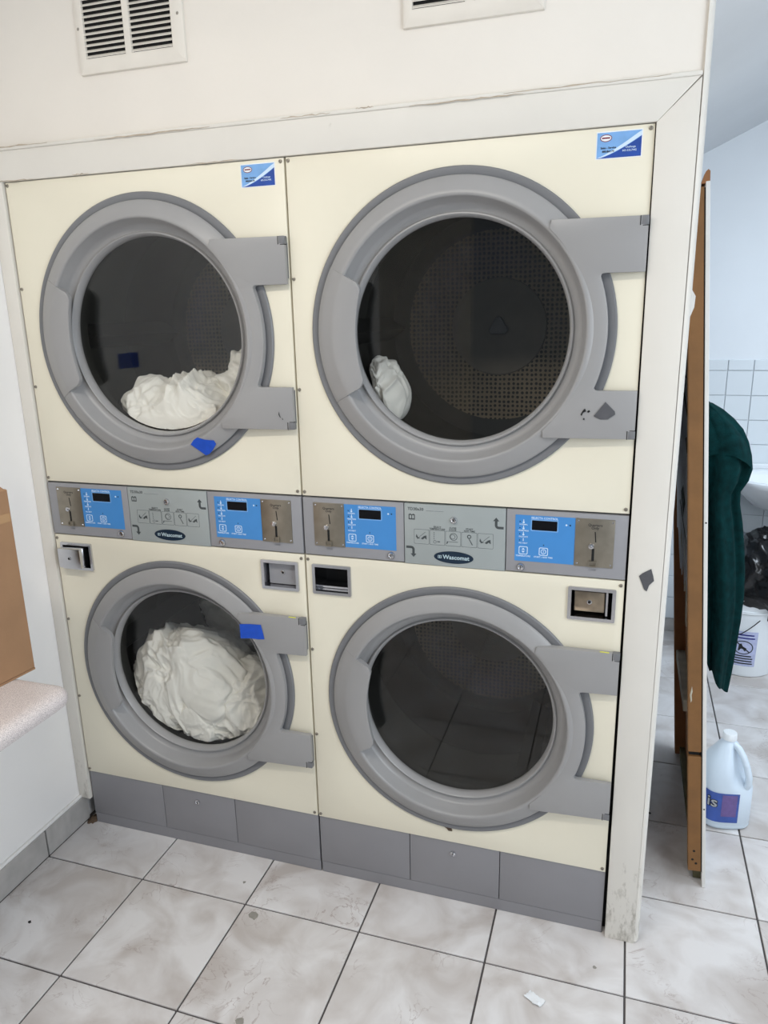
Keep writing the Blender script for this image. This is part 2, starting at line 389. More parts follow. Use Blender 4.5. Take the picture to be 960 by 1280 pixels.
# sloping ceiling over the washroom: crosses the far wall from (1.822, 2.225) to (2.076, 2.344)
sl = (2.344 - 2.225) / (2.076 - 1.822)
bm = bmesh.new()
xa, xb = 1.692, 2.72
za, zb = 2.225 + (xa - 1.822) * sl, 2.225 + (xb - 1.822) * sl
vs = [bm.verts.new(p) for p in ((xa, 0.02, za), (xb, 0.02, zb), (xb, FW, zb), (xa, FW, za), (xa, 0.02, za + 0.1), (xb, 0.02, zb + 0.1), (xb, FW, zb + 0.1), (xa, FW, za + 0.1))]
for f in ((3, 2, 1, 0), (4, 5, 6, 7), (0, 1, 5, 4), (1, 2, 6, 5), (2, 3, 7, 6), (3, 0, 4, 7)): bm.faces.new([vs[i] for i in f])
struct(from_bm('ceiling_slope', bm, CEIL), 'sloping white ceiling over the washroom')

struct(plate('wall_header', [(xa, za), (xb, zb), (xb, 2.8), (xa, 2.8)], [], 0.0, 0.02, WALLC), 'wall above the sloping ceiling edge')
# wall tiles of the far wall
PX, PZ = 0.108, 0.1125
bm = bmesh.new(); bm_box(bm, 0.0015, PX - 0.0015, -0.006, 0.0005, 0.0015, PZ - 0.0015, 0.0012)
wt = from_bm('wall_tile', bm, WTILE, wall_far); n = 0
bm = bmesh.new(); bm_box(bm, 0.0015, PX - 0.0015, -0.007, 0.0005, 0.0015, 0.049, 0.002)
wc = from_bm('cap_tile', bm, WTILE, wall_far)
back = box('tile_bed', 1.70, 3.29, FW - 0.003, FW + 0.001, 0.0, 1.355, WGROUT, wall_far)
for i in range(-3, 9):
    for j in range(11):
        o = wt if n == 0 else wt.copy()
        if n: COL.objects.link(o)
        o.location = (2.014 + i * PX, FW - 0.003, 1.307 - (j + 1) * PZ); n += 1
    o = wc if i == -3 else wc.copy()
    if i > -3: COL.objects.link(o)
    o.location = (2.014 + i * PX, FW - 0.003, 1.307)
box('base_tile', 1.70, 3.29, FW - 0.012, FW, 0.0, 0.068, BTILE, wall_far, 0.002)

# casing round the dryers (trim) ------------------------------------------------
t1 = struct(plate('trim_1', [(-0.003, 1.9452), (1.6005, 1.9452), (1.6745, 2.0185), (-0.044, 2.026), (-0.044, 1.9452)], [], -0.007, 0.004, TRIM, bev=0.0015), 'flat white casing board above the dryers')
box('ledge', -0.044, 1.676, -0.011, 0.003, 2.0175, 2.0265, TRIM, t1, 0.003, 2)
struct(plate('trim_2', [(1.6060, 0.0), (1.678, 0.0), (1.676, 2.017), (1.5992, 1.9440)], [], -0.007, 0.004, TRIM, bev=0.0015), 'white casing board right of the dryers, scuffed near floor')
struct(plate('trim_3', [(-0.044, 0.094), (-0.0035, 0.092), (-0.0035, 1.9465), (-0.044, 1.9465)], [], -0.006, 0.01, TRIM, bev=0.001), 'narrow white casing strip left of the dryers')
bm = bmesh.new()
def bead(bm, x0, r, z0, z1, n=6):
    ring = []
    for z in (z0, z1):
        ring.append([bm.verts.new((x0 + r * math.sin(a * math.pi / 2 / n), 0.008 - (r * 1.2) * math.cos(a * math.pi / 2 / n), z)) for a in range(n + 1)] + [bm.verts.new((x0 + r, 0.02, z)), bm.verts.new((x0, 0.02, z))])
    m_ = len(ring[0])
    for i in range(m_): bm.faces.new([ring[0][i], ring[0][(i + 1) % m_], ring[1][(i + 1) % m_], ring[1][i]])
    bm.faces.new(ring[0]); bm.faces.new(ring[1])
bead(bm, 1.678, 0.012, 0.005, 2.3)
struct(from_bm('trim_4', bm, TRIM, None, 50), 'rounded white corner bead at the wall end')
CRACK = mat('paint_crack', (184, 170, 152), 0.8, var=0.2, vscale=60)
random.seed(11)
def crack(x0, x1, z, y=-0.0118):
    n = 14; top = []; bot = []
    for i in range(n + 1):
        x = x0 + (x1 - x0) * i / n; c = z + random.uniform(-0.0012, 0.0012); w_ = random.uniform(0.0003, 0.0016) * math.sin(math.pi * (0.05 + 0.9 * i / n))
        top.append((x, c + w_)); bot.append((x, c - w_))
    plate('paint_crack', top + bot[::-1], [], y, y + 0.002, CRACK, t1)
for a_ in ((-0.04, 0.16, 2.0255), (0.80, 0.92, 2.0215), (0.98, 1.02, 2.0250), (1.10, 1.34, 2.0185), (1.30, 1.62, 2.0235), (0.30, 0.62, 2.0200)): crack(*a_)
for a_ in ((-0.03, 0.10, 1.9462), (0.22, 0.27, 1.9466), (0.55, 0.70, 1.9462)): crack(*a_, -0.0076)
gap = box('shadow_gap_filler', 1.597, 1.613, 0.03, 0.05, 0, 1.95, DARK); struct(gap, 'black strip standing in for shade in the gap beside the right dryer'); gap.name = 'gap_shade_strip'  # black filler: the gap's shade is put in as colour

# baseboard tiles on the left wall
bb = struct(box('baseboard_left', LW, LW + 0.007, -3.2, 0.02, 0.0, 0.090, GROUT), 'grout bed of the tiled baseboard')
bm = bmesh.new(); bm_box(bm, 0, 0.006, -(TY - 0.005), 0, 0.002, 0.0915, 0.0012)
p0 = from_bm('baseboard_tile', bm, BTILE, bb)
for j in range(-1, 8):
    o = p0 if j == -1 else p0.copy()
    if j > -1: COL.objects.link(o)
    o.location = (LW + 0.0068, OY - j * TY - 0.0025, 0)
    if j == -1: o.location.y = OY + TY - 0.0025
    if j == -1: o.scale = (1, 1, 1)
p0.scale = (1, 0.55, 1); p0.location.y = OY - 0.0025 + (TY - 0.005) * 0.55 + 0.005
box('caulk_bead', LW, LW + 0.010, -3.2, 0.0, 0.0905, 0.1005, WALLL, bb, 0.003, 2)

# ------------------------------------------------------------------ stacked dryers
CZ = (1.548, 0.590); CX = 0.4
def build_dryer():
    d = empty('stack_dryer', (0, 0, 0), 'stacked pair of cream tumble dryers with white laundry behind both round doors', 'dryer', 'coin operated stacked dryers')
    # cabinet shell behind the front panels
    bm = bmesh.new()
    bm_box(bm, 0.002, 0.012, 0.02, 0.90, 0.01, 1.944); bm_box(bm, 0.788, 0.798, 0.02, 0.90, 0.01, 1.944)
    bm_box(bm, 0.012, 0.788, 0.02, 0.90, 1.934, 1.944); bm_box(bm, 0.012, 0.788, 0.02, 0.90, 0.01, 0.03); bm_box(bm, 0.012, 0.788, 0.89, 0.90, 0.03, 1.934)
    from_bm('cabinet', bm, GREYK, d)
    box('inner_bulkhead', 0.012, 0.788, 0.05, 0.06, 0.03, 0.20, DARK, d); box('inner_bulkhead', 0.012, 0.788, 0.05, 0.06, 0.985, 1.16, DARK, d)
    for k, (z0, z1) in enumerate(((1.150, 1.944), (0.195, 0.990))):
        holes = [circ(CX, CZ[k], 0.300, 72)]
        if k == 1: holes += [rect(0.026, 0.122, 0.893, 0.962), rect(0.678, 0.775, 0.893, 0.962)]
        fp = plate('front_panel', rect(0.0025, 0.7975, z0, z1), holes, 0.0, 0.020, CREAM, d, bev=0.0015)
        zs = (1.936, 1.678, 1.418, 1.160) if k == 0 else (0.979, 0.722, 0.464, 0.205)
        for q, z in enumerate(zs):
            for x in ((0.0085, 0.7895) if q in (0, 3) else (0.0085,)):
                s = lathe('screw', [(0, -0.0012), (0.0018, -0.0012), (0.0022, -0.0030), (0.0036, -0.0026), (0.0046, 0.0005)], x, z, SCREW, fp, 14)
    # doors
    for k in (0, 1):
        cz = CZ[k]
        prof = [(0.3270, -0.003), (0.3300, -0.0085), (0.3290, -0.0115), (0.3255, -0.0140), (0.3120, -0.0200), (0.3000, -0.0250), (0.2930, -0.0275), (0.2895, -0.0277), (0.2868, -0.0258), (0.2850, -0.0220),
                (0.2785, 0.0060), (0.2745, 0.0120), (0.2680, 0.0150), (0.2600, 0.0165), (0.2582, 0.0120), (0.2570, 0.0100), (0.2545, 0.0095), (0.2525, 0.0110), (0.2485, 0.0250), (0.2485, 0.036), (0.300, 0.036), (0.3270, -0.003)]
        door = lathe('door', prof, CX, cz, GREYL, d, 144, 40)
        lathe('door_seat', [(0.300, 0.004), (0.3490, 0.004), (0.3485, -0.0035), (0.3455, -0.0065), (0.3380, -0.0068), (0.3300, -0.0040), (0.300, -0.002), (0.300, 0.004)], CX, cz, GREYD, door, 144, 40)
        # hinge plate with two arms, falling away a little toward the hinge line
        R_ = 0.3295
        xr = math.sqrt(R_ ** 2 - 0.118 ** 2); xr2 = math.sqrt(R_ ** 2 - 0.123 ** 2)
        outl = [(0.207, 0.226), (0.397, 0.226), (0.397, 0.118), (xr + 0.010, 0.118), (xr + 0.0045, 0.1165), (xr + 0.0025, 0.112)]
        outl += [(R_ * math.cos(math.radians(a)), R_ * math.sin(math.radians(a))) for a in [19 - 2 * i for i in range(20)]]
        outl += [(xr2 + 0.0015, -0.117), (xr2 + 0.004, -0.1215), (xr2 + 0.009, -0.123), (0.397, -0.123), (0.397, -0.227), (0.203, -0.227)]
        outl += [(0.2915 * math.cos(math.radians(a)), 0.2915 * math.sin(math.radians(a))) for a in [-46 + 4 * i for i in range(24)]]
        bm = bmesh.new(); bm_plate(bm, [(CX + x, cz + z) for x, z in outl], [], -0.040, -0.0075); bmesh.ops.recalc_face_normals(bm, faces=bm.faces[:])
        es = [e for e in bm.edges if len(e.link_faces) == 2 and e.calc_face_angle(0) > 1.2 and max(v.co.y for v in e.verts) < -0.039]
        bmesh.ops.bevel(bm, geom=es, offset=0.0016, segments=2, profile=0.5, affect='EDGES')
        for v in bm.verts:
            if v.co.y < -0.03: v.co.y += 0.040 - 0.0305 + 0.0625 * (v.co.x - CX - 0.205)
        from_bm('hinge_plate', bm, GREYL, door)
        for s in (1, -1):
            zc = cz + (0.217 if s > 0 else -0.218)
            box('hinge_cap', CX + 0.382, CX + 0.3978, -0.0195, -0.004, zc - 0.0092, zc + 0.0095, GREYD, door, 0.002, 2)
            box('hinge_gap', CX + 0.3806, CX + 0.3822, -0.0202, -0.008, zc - 0.0095, zc + 0.0090, DARK, door)
            z2 = zc - s * 0.0098
            box('hinge_gap', CX + 0.3806, CX + 0.3977, -0.0192, -0.008, z2 - 0.0007, z2 + 0.0007, DARK, door)
            box('hinge_post', CX + 0.385, CX + 0.3965, -0.009, 0.001, cz + s * 0.172 - 0.040, cz + s * 0.172 + 0.040, GREYD, door)
        # pull grip: sector of the ring that reaches inward over the funnel
        bm = bmesh.new(); na = 28; A0_, A1_ = 152.5, 208.6
        def gin(t):
            e_ = min(t, 1 - t) * (A1_ - A0_); r_ = 0.2285 + 0.010 * abs(2 * t - 1) ** 2.2
            return r_ + (0.014 * (1 - e_ / 3.5) ** 2 if e_ < 3.5 else 0)
        grid = []
        for i in range(na + 1):
            t = i / na; t = 0.5 - 0.5 * math.cos(math.pi * t); ra = gin(t); a = math.radians(A0_ + (A1_ - A0_) * t); row = []
            for r_, y_ in ((0.3285, -0.004), (0.3295, -0.0115), (0.3262, -0.0150), (0.312, -0.0212), (0.300, -0.0262), (0.292, -0.0298), (0.284, -0.0322), (0.270, -0.0332), (ra + 0.004, -0.0336), (ra + 0.0010, -0.0325), (ra, -0.0295), (ra + 0.002, -0.0190), (0.275, -0.0150)):
                row.append(bm.verts.new((CX + r_ * math.cos(a), y_, cz + r_ * math.sin(a))))
            grid.append(row)
        for a_, b_ in zip(grid, grid[1:]):
            for k_ in range(len(a_) - 1): bm.faces.new([a_[k_], a_[k_ + 1], b_[k_ + 1], b_[k_]])
        bm.faces.new(grid[0]); bm.faces.new(grid[-1])
        from_bm('door_grip', bm, GREYL, door, 40)
        for a in (208.8,):
            ca, sa = math.cos(math.radians(a)), math.sin(math.radians(a)); nx, nz = -sa * 0.0006, ca * 0.0006
            bm = bmesh.new()
            bm_plate(bm, [(CX + r_ * ca + s_ * nx, cz + r_ * sa + s_ * nz) for r_, s_ in ((0.290, -1), (0.3285, -1), (0.3285, 1), (0.290, 1))], [], -0.0290, -0.004)
            for v in bm.verts:
                if v.co.y < -0.02: v.co.y = -0.0282 if math.hypot(v.co.x - CX, v.co.z - cz) < 0.31 else -0.0128
            from_bm('grip_seam', bm, GREYD, door)
        lathe('door_glass', [(0, 0.0280), (0.2500, 0.0280), (0.2500, 0.0320), (0, 0.0320)], CX, cz, GLASS, door, 96)
        # drum
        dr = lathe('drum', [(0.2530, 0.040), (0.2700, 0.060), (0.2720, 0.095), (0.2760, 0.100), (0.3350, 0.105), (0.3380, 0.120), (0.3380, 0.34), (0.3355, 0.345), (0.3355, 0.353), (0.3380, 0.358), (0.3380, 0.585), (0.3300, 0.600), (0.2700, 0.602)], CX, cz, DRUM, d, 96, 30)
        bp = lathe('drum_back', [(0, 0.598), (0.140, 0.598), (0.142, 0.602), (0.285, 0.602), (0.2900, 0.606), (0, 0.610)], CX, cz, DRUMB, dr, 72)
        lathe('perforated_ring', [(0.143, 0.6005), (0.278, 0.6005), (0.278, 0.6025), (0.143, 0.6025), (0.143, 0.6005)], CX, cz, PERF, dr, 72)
        hubp = []
        for a in (90, 210, 330):
            hubp += [(CX + 0.030 * math.cos(math.radians(a + q)), cz + 0.030 * math.sin(math.radians(a + q))) for q in (-14, 0, 14)]
        plate('hub', hubp, [], 0.585, 0.599, GREYD, dr, bev=0.004)
        for a in (60, 180, 300):
            ca, sa = math.cos(math.radians(a)), math.sin(math.radians(a))
            bm = bmesh.new()
            ring = []
            for y in (0.13, 0.57):
                ring.append([bm.verts.new((CX + r * math.cos(math.radians(a + q)), y, cz + r * math.sin(math.radians(a + q)))) for r, q in ((0.339, -6), (0.30, -2.2), (0.285, 0), (0.30, 2.2), (0.339, 6))])
            for i in range(4): bm.faces.new([ring[0][i], ring[0][i + 1], ring[1][i + 1], ring[1][i]])
            bm.faces.new(ring[0]); bm.faces.new(ring[1])
            from_bm('drum_rib', bm, DRUM, dr)
    # control fascias
    Y = -0.0015
    for side in (0, 1):
        x0, x1 = ((0.0025, 0.2715), (0.5245, 0.7975))[side]
        cp = plate('control_panel', rect(x0, x1, 0.9935, 1.1455), [], Y, 0.020, GREYF, d, bev=0.0015)
        bx0, bx1 = ((0.1155, 0.2515), (0.5450, 0.6815))[side]
        plate('keypad_overlay', rect(bx0, bx1, 1.021, 1.1340), [], Y - 0.0008, Y + 0.0005, BLUE, cp)
        yb = Y - 0.0010
        dx = 0.155 if side == 0 else 0.5835
        plate('display_frame', rrect(dx - 0.0025, dx + 0.0605, 1.0965, 1.1250, 0.002, 2), [rrect(dx, dx + 0.058, 1.099, 1.1225, 0.0015, 2)], yb, Y, PALEB, cp)
        plate('display_window', rrect(dx, dx + 0.058, 1.099, 1.1225, 0.0015, 2), [], yb - 0.0001, Y, BLACK, cp)
        text('lettering', 'SELECTA CONTROL', 0.0068, dx + 0.029, 1.1283, yb, PRINTW, cp, bold=0.02)
        for q, (z, s) in enumerate(((1.1165, 'NORMAL'), (1.1015, 'PERM.PRESS'), (1.0865, 'DELICATE'), (1.0710, 'NO HEAT'))):
            xi = bx0 + 0.0195
            bm = bmesh.new()
            bm_plate(bm, rrect(xi - 0.0009, xi + 0.0009, z - 0.001, z + 0.0068, 0.0008, 2), [], yb - 0.0001, Y)
            if q < 3: bm_plate(bm, circ(xi, z - 0.0002, 0.0024, 12), [], yb - 0.0002, Y)
            from_bm('temperature_icon', bm, PRINTW, cp)
            plate('indicator_lamp', circ(xi - 0.0085, z + 0.0015, 0.0014, 10), [], yb - 0.0003, Y, NAVY, cp)
            text('lettering', s, 0.0047, xi, z - 0.0055, yb, PRINTW, cp, bold=0.02)
        for q, (xo, s) in enumerate(((0.0200, 'TEMPERATURE'), (0.0670, 'START / ADD TIME'))):
            xi = bx0 + xo; zc = 1.0475
            bm = bmesh.new()
            bm_plate(bm, rrect(xi - 0.0105, xi + 0.0105, zc - 0.0098, zc + 0.0098, 0.003, 3), [rrect(xi - 0.0088, xi + 0.0088, zc - 0.0081, zc + 0.0081, 0.0022, 3)], yb - 0.0001, Y)
            if q == 0:
                bm_plate(bm, [(xi - 0.004, zc + 0.0015), (xi + 0.004, zc + 0.0015), (xi, zc + 0.006)], [], yb - 0.0001, Y)
                bm_plate(bm, [(xi - 0.004, zc - 0.0015), (xi, zc - 0.006), (xi + 0.004, zc - 0.0015)], [], yb - 0.0001, Y)
            else:
                bm_plate(bm, circ(xi, zc, 0.0062, 20), [circ(xi, zc, 0.0046, 20)], yb - 0.0001, Y)
                bm_plate(bm, rect(xi - 0.0006, xi + 0.0006, zc - 0.003, zc + 0.003), [], yb - 0.0001, Y)
            from_bm('push_button', bm, PRINTW, cp)
            text('lettering', s, 0.0052, xi, zc - 0.0140, yb, PRINTW, cp, bold=0.02)
        plate('indicator_lamp', circ(bx0 + 0.067, 1.0635, 0.0014, 10), [], yb - 0.0003, Y, NAVY, cp)
        plate('indicator_lamp', circ(bx1 - 0.011, 1.1155, 0.0018, 10), [], yb - 0.0003, Y, NAVY, cp)
        plate('indicator_mark', circ(bx1 - 0.0195, 1.1155, 0.0024, 6), [], yb - 0.0002, Y, PRINTW, cp)
        # coin plate
        px0, px1 = ((0.0320, 0.1150), (0.6830, 0.7690))[side]
        pc = (px0 + px1) / 2
        plate('coin_plate', rrect(px0, px1, 1.0195, 1.1345, 0.0015, 2), [], Y - 0.0025, Y, STEEL, cp, bev=0.0006)
        yc = Y - 0.0026
        for sx in (px0 + 0.0055, px1 - 0.0055):
            for sz in (1.0262, 1.1282):
                lathe('rivet', [(0, yc - 0.0018), (0.0014, yc - 0.0016), (0.0026, yc)], sx, sz, CHROME, cp, 10)
        text('lettering', 'Quarters\nOnly', 0.0085, pc, 1.1165, yc, PRINTK, cp, bold=0.01)
        bm = bmesh.new(); bm_plate(bm, [(pc + 0.0015, 1.0795), (pc + 0.0040, 1.0795), (pc + 0.0015, 1.1045), (pc - 0.0008, 1.1045)], [], yc - 0.0002, Y)
        from_bm('coin_slot', bm, DARK, cp)
        plate('coin_slide_slot', rect(pc - 0.0052, pc + 0.0006, 1.0345, 1.0640), [], yc - 0.0002, Y, DARK, cp)
        lathe('coin_knob', [(0, yc - 0.008), (0.0022, yc - 0.008), (0.0030, yc - 0.0055), (0.0062, yc - 0.005), (0.0072, yc)], pc - 0.0070, 1.0705, CHROME, cp, 16)
        bm = bmesh.new()
        bm_plate(bm, rrect(pc - 0.0110, pc + 0.0070, 1.0205, 1.0345, 0.001, 2), [rrect(pc - 0.0085, pc + 0.0045, 1.0235, 1.0325, 0.001, 2)], yc - 0.0055, Y)
        bm_plate(bm, rect(pc - 0.0085, pc + 0.0045, 1.0225, 1.0335), [], yc - 0.0008, Y)
        from_bm('coin_return_cup', bm, STEEL, cp)
        text('lettering', 'CODE', 0.006, pc - 0.002, 1.0115, Y - 0.0002, GREYD, cp)
        # cam lock
        lx, lz = ((0.238, 1.0080), (0.5600, 1.0060))[side]
        lathe('cam_lock', [(0, Y - 0.004), (0.0042, Y - 0.004), (0.0050, Y - 0.0065), (0.0072, Y - 0.0060), (0.0098, Y - 0.0015), (0.0098, Y)], lx, lz, CHROME, cp, 24)
        plate('key_slot', rect(lx - 0.0006, lx + 0.0006, lz - 0.003, lz + 0.003), [], Y - 0.0043, Y - 0.003, DARK, cp)
    # middle instruction panel
    mp = plate('instruction_panel', rect(0.2735, 0.5225, 0.9915, 1.1455), [], Y - 0.001, 0.020, GREYS, d, bev=0.001)
    ym = Y - 0.0012
    text('lettering', 'TD30x30', 0.0105, 0.282, 1.1325, ym, PRINTG, mp, 'LEFT', 0.012)
    bm = bmesh.new(); bm_plate(bm, rect(0.328, 0.372, 1.1295, 1.1300), [], ym, Y); from_bm('rule', bm, PRINTG, mp)
    bm = bmesh.new()
    bm_plate(bm, [(0.2845, 1.1055), (0.3005, 1.1055), (0.3005, 1.1185), (0.2965, 1.1205), (0.2925, 1.1185), (0.2885, 1.1205), (0.2845, 1.1185)], [rect(0.2868, 0.2915, 1.1085, 1.1165), rect(0.2935, 0.2982, 1.1085, 1.1165)], ym, Y)
    from_bm('manual_icon', bm, PRINTG, mp)
    def arrow(pts, tipdir, tip):
        bm = bmesh.new(); w_ = 0.0031
        left = []; right = []
        for i, (x, z) in enumerate(pts):
            a = pts[max(0, i - 1)]; b = pts[min(len(pts) - 1, i + 1)]
            dx_, dz_ = b[0] - a[0], b[1] - a[1]; l_ = math.hypot(dx_, dz_); nx, nz = -dz_ / l_ * w_, dx_ / l_ * w_
            left.append((x + nx, z + nz)); right.append((x - nx, z - nz))
        bm_plate(bm, left + right[::-1], [], ym, Y)
        tx, tz = tip; bm_plate(bm, [(tx - 0.0075, tz), (tx + 0.0075, tz), (tx, tz + tipdir * 0.0090)][::tipdir], [], ym, Y)
        from_bm('arrow_mark', bm, PRINTG, mp)
    arrow([(0.5180, 1.0985), (0.5075, 1.0985)] + arc(0.5060, 1.1045, 0.006, 265, 180, 5) + [(0.5000, 1.115)], 1, (0.5000, 1.1145))
    arrow([(0.2775, 1.0345), (0.2880, 1.0345)] + arc(0.2900, 1.0285, 0.006, 85, 0, 5) + [(0.2960, 1.018)], -1, (0.2960, 1.0180))
    lathe('key_lock', [(0, ym - 0.003), (0.0040, ym - 0.003), (0.0048, ym - 0.0060), (0.0070, ym - 0.0055), (0.0090, ym - 0.001), (0.0090, ym)], 0.3975, 1.1105, CHROME, mp, 24)
    plate('key_slot', rect(0.3966, 0.3984, 1.1075, 1.1140), [], ym - 0.0034, ym - 0.002, DARK, mp)
    for i in range(5):
        a = 0.2980 + i * 0.0395; b = a + 0.0380; z0, z1 = 1.0445, 1.0820
        bm = bmesh.new()
        bm_plate(bm, rrect(a, b, z0, z1, 0.002, 2), [rrect(a + 0.0006, b - 0.0006, z0 + 0.0006, z1 - 0.0006, 0.002, 2)], ym, Y)
        c = (a + b) / 2; zc = (z0 + z1) / 2
        if i in (0, 4):
            s = 1 if i == 0 else -1
            bm_plate(bm, [(c - 0.013, zc + 0.006), (c - 0.009, zc - 0.002), (c - 0.003, zc - 0.004), (c - 0.010, zc - 0.006), (c - 0.0145, zc - 0.001)], [], ym, Y)
            bm_plate(bm, [(c - 0.002, zc - 0.005), (c + 0.006, zc + 0.002), (c + 0.012, zc + 0.004), (c + 0.013, zc - 0.007), (c + 0.008, zc - 0.003), (c + 0.003, zc - 0.007)], [], ym, Y)
            bm_plate(bm, [(c - 0.012, zc - 0.006), (c - 0.0113, zc - 0.0066), (c + 0.010, zc + 0.012), (c + 0.0093, zc + 0.0126)], [], ym, Y)
        elif i == 1:
            for q in range(4): bm_plate(bm, circ(c - 0.008, zc + 0.012 - q * 0.005, 0.0012, 8), [], ym, Y)
            bm_plate(bm, circ(c - 0.006, zc - 0.011, 0.004, 12), [circ(c - 0.006, zc - 0.011, 0.0032, 12)], ym, Y)
            bm_plate(bm, rect(c, c + 0.007, zc - 0.011, zc - 0.009), [], ym, Y)
        elif i == 2:
            bm_plate(bm, circ(c + 0.001, zc + 0.005, 0.0095, 18), [circ(c + 0.001, zc + 0.005, 0.0082, 18)], ym, Y)
            bm_plate(bm, circ(c - 0.001, zc + 0.005, 0.0062, 18), [circ(c - 0.001, zc + 0.005, 0.0052, 18)], ym, Y)
            bm_plate(bm, rect(c - 0.016, c + 0.012, zc - 0.0085, zc - 0.0075), [], ym, Y)
            bm_plate(bm, [(c - 0.017, zc - 0.014), (c - 0.014, zc - 0.013), (c - 0.012, zc - 0.008), (c - 0.015, zc - 0.009)], [], ym, Y)
        else:
            bm_plate(bm, circ(c, zc + 0.008, 0.0052, 14), [circ(c, zc + 0.008, 0.0030, 14)], ym, Y)
            bm_plate(bm, [(c - 0.001, zc + 0.002), (c + 0.001, zc + 0.002), (c + 0.009, zc - 0.012), (c + 0.007, zc - 0.013)], [], ym, Y)
        from_bm('pictogram', bm, PRINTG, mp)
    for x, s in ((0.3565, 'SELECT\nTEMPERATURE'), (0.3950, 'CLOSE\nDOOR'), (0.4360, 'START\nADD TIME')):
        text('lettering', s, 0.0060, x, 1.0875, ym, PRINTG, mp, bold=0.015)
    plate('badge', circ(0.3975, 1.0155, 0.0490, 48, 0.0155), [], ym - 0.0008, Y, NAVY, mp)
    text('badge_lettering', 'Wascomat', 0.0150, 0.4035, 1.0155, ym - 0.0009, NAVYB, mp, bold=0.02)
    bm = bmesh.new(); bm_plate(bm, rrect(0.3585, 0.3675, 1.0118, 1.0192, 0.001, 2), [rect(0.3597, 0.3620, 1.0125, 1.0185), rect(0.3640, 0.3663, 1.0125, 1.0185)], ym - 0.0010, Y)
    from_bm('badge_mark', bm, NAVYB, mp)
    # coin box frames
    for side in (0, 1):
        a, b = ((0.0205, 0.1275), (0.6725, 0.7805))[side]; z0, z1 = 0.8865, 0.9685
        bm = bmesh.new()
        bm_plate(bm, rrect(a, b, z0, z1, 0.003, 2), [rect(a + 0.008, b - 0.008, z0 + 0.008, z1 - 0.008)], -0.0055, 0.002)
        bm_plate(bm, rect(a + 0.006, b - 0.006, z0 + 0.006, z1 - 0.006), [rect(a + 0.008, b - 0.008, z0 + 0.008, z1 - 0.008)], 0.001, 0.075)
        from_bm('coin_box_frame', bm, CHROME, d)
        box('coin_box_cavity', a + 0.006, b - 0.006, 0.070, 0.090, z0 + 0.006, z1 - 0.006, DARK, d)
    # kick panels
    for i, (a, b) in enumerate(((0.0025, 0.2725), (0.2745, 0.5245), (0.5265, 0.7975))):
        kp = plate('kick_panel', rect(a, b, 0.0385, 0.1935), [], 0.004, 0.02, GREYK, d, bev=0.001)
        if i == 1:
            lathe('cam_lock', [(0, -0.001), (0.0035, -0.001), (0.0045, -0.003), (0.0075, -0.001), (0.0075, 0.004)], 0.397, 0.157, CHROME, kp, 20)
            plate('key_slot', rect(0.3962, 0.3978, 0.153, 0.161), [], -0.0014, 0.0, DARK, kp)
    box('kick_seam', 0.0025, 0.7975, 0.012, 0.03, 0.030, 0.20, DARK, d)
    box('toe_kick', 0.0025, 0.7975, 0.006, 0.025, 0.0, 0.0365, GREYK, d, 0.001)
    # company sticker in the upper right corner
    st = plate('sticker', rect(0.6865, 0.7755, 1.8855, 1.9365), [], -0.0005, 0.0003, WHITEP, d); st['label'] = 'blue and white printed service sticker'
    sx0, sx1, sz0, sz1 = 0.6885, 0.7735, 1.8872, 1.9345; sw, sh = sx1 - sx0, sz1 - sz0
    plate('sticker_sky', rect(sx0, sx1, sz0, sz1), [], -0.0007, 0, PALEB, st)
    low = [(0, 0), (1, 0), (1, 0.78)] + [(1 - t, 0.78 * (1 - t) ** 1.45) for t in [0.1 * i for i in range(1, 10)]]
    plate('sticker_sea', [(sx0 + u * sw, sz0 + v * sh) for u, v in low], [], -0.0008, 0, DEEPB, st)
    up = [(t, 0.98 * t ** 1.25 + 0.02 if t < 1 else 0.98) for t in [0.1 * i for i in range(11)]]
    dn = [(t, 0.80 * t ** 1.40) for t in [0.1 * i for i in range(10, 0, -1)]]
    plate('sticker_wave', [(sx0 + u * sw, sz0 + min(1, v) * sh) for u, v in up + dn], [], -0.0009, 0, PRINTW, st)
    plate('sticker_oval', circ(sx0 + 0.20 * sw, sz0 + 0.78 * sh, 0.0115, 28, 0.0068), [], -0.0010, 0, REDP, st)
    plate('sticker_oval', circ(sx0 + 0.20 * sw, sz0 + 0.78 * sh, 0.0100, 28, 0.0054), [], -0.0011, 0, WHITEP, st)
    plate('sticker_mark', rrect(sx0 + 0.20 * sw - 0.008, sx0 + 0.20 * sw + 0.008, sz0 + 0.755 * sh, sz0 + 0.815 * sh, 0.0008, 2), [], -0.0012, 0, REDP, st)
    text('sticker_lettering', 'Sales - Service', 0.0052, sx0 + 0.26 * sw, sz0 + 0.40 * sh, -0.0011, PRINTK, st, bold=0.02)
    text('sticker_lettering', '800.863.74', 0.0052, sx0 + 0.26 * sw, sz0 + 0.26 * sh, -0.0011, PRINTK, st, bold=0.02)
    text('sticker_lettering', 'Challenge', 0.0050, sx0 + 0.76 * sw, sz0 + 0.38 * sh, -0.0011, PRINTW, st, bold=0.01)
    text('sticker_lettering', '603.332.7442', 0.0050, sx0 + 0.74 * sw, sz0 + 0.25 * sh, -0.0011, PRINTW, st, bold=0.01)
    return d
dryA = build_dryer()
dryB = copy_tree(dryA); dryB.location = (0.8, 0, 0)
dryB['label'] = 'stacked pair of cream tumble dryers at right, lower drum empty, beside the wide casing board'
dryA['label'] = 'stacked pair of cream tumble dryers at left, both drums holding white laundry'

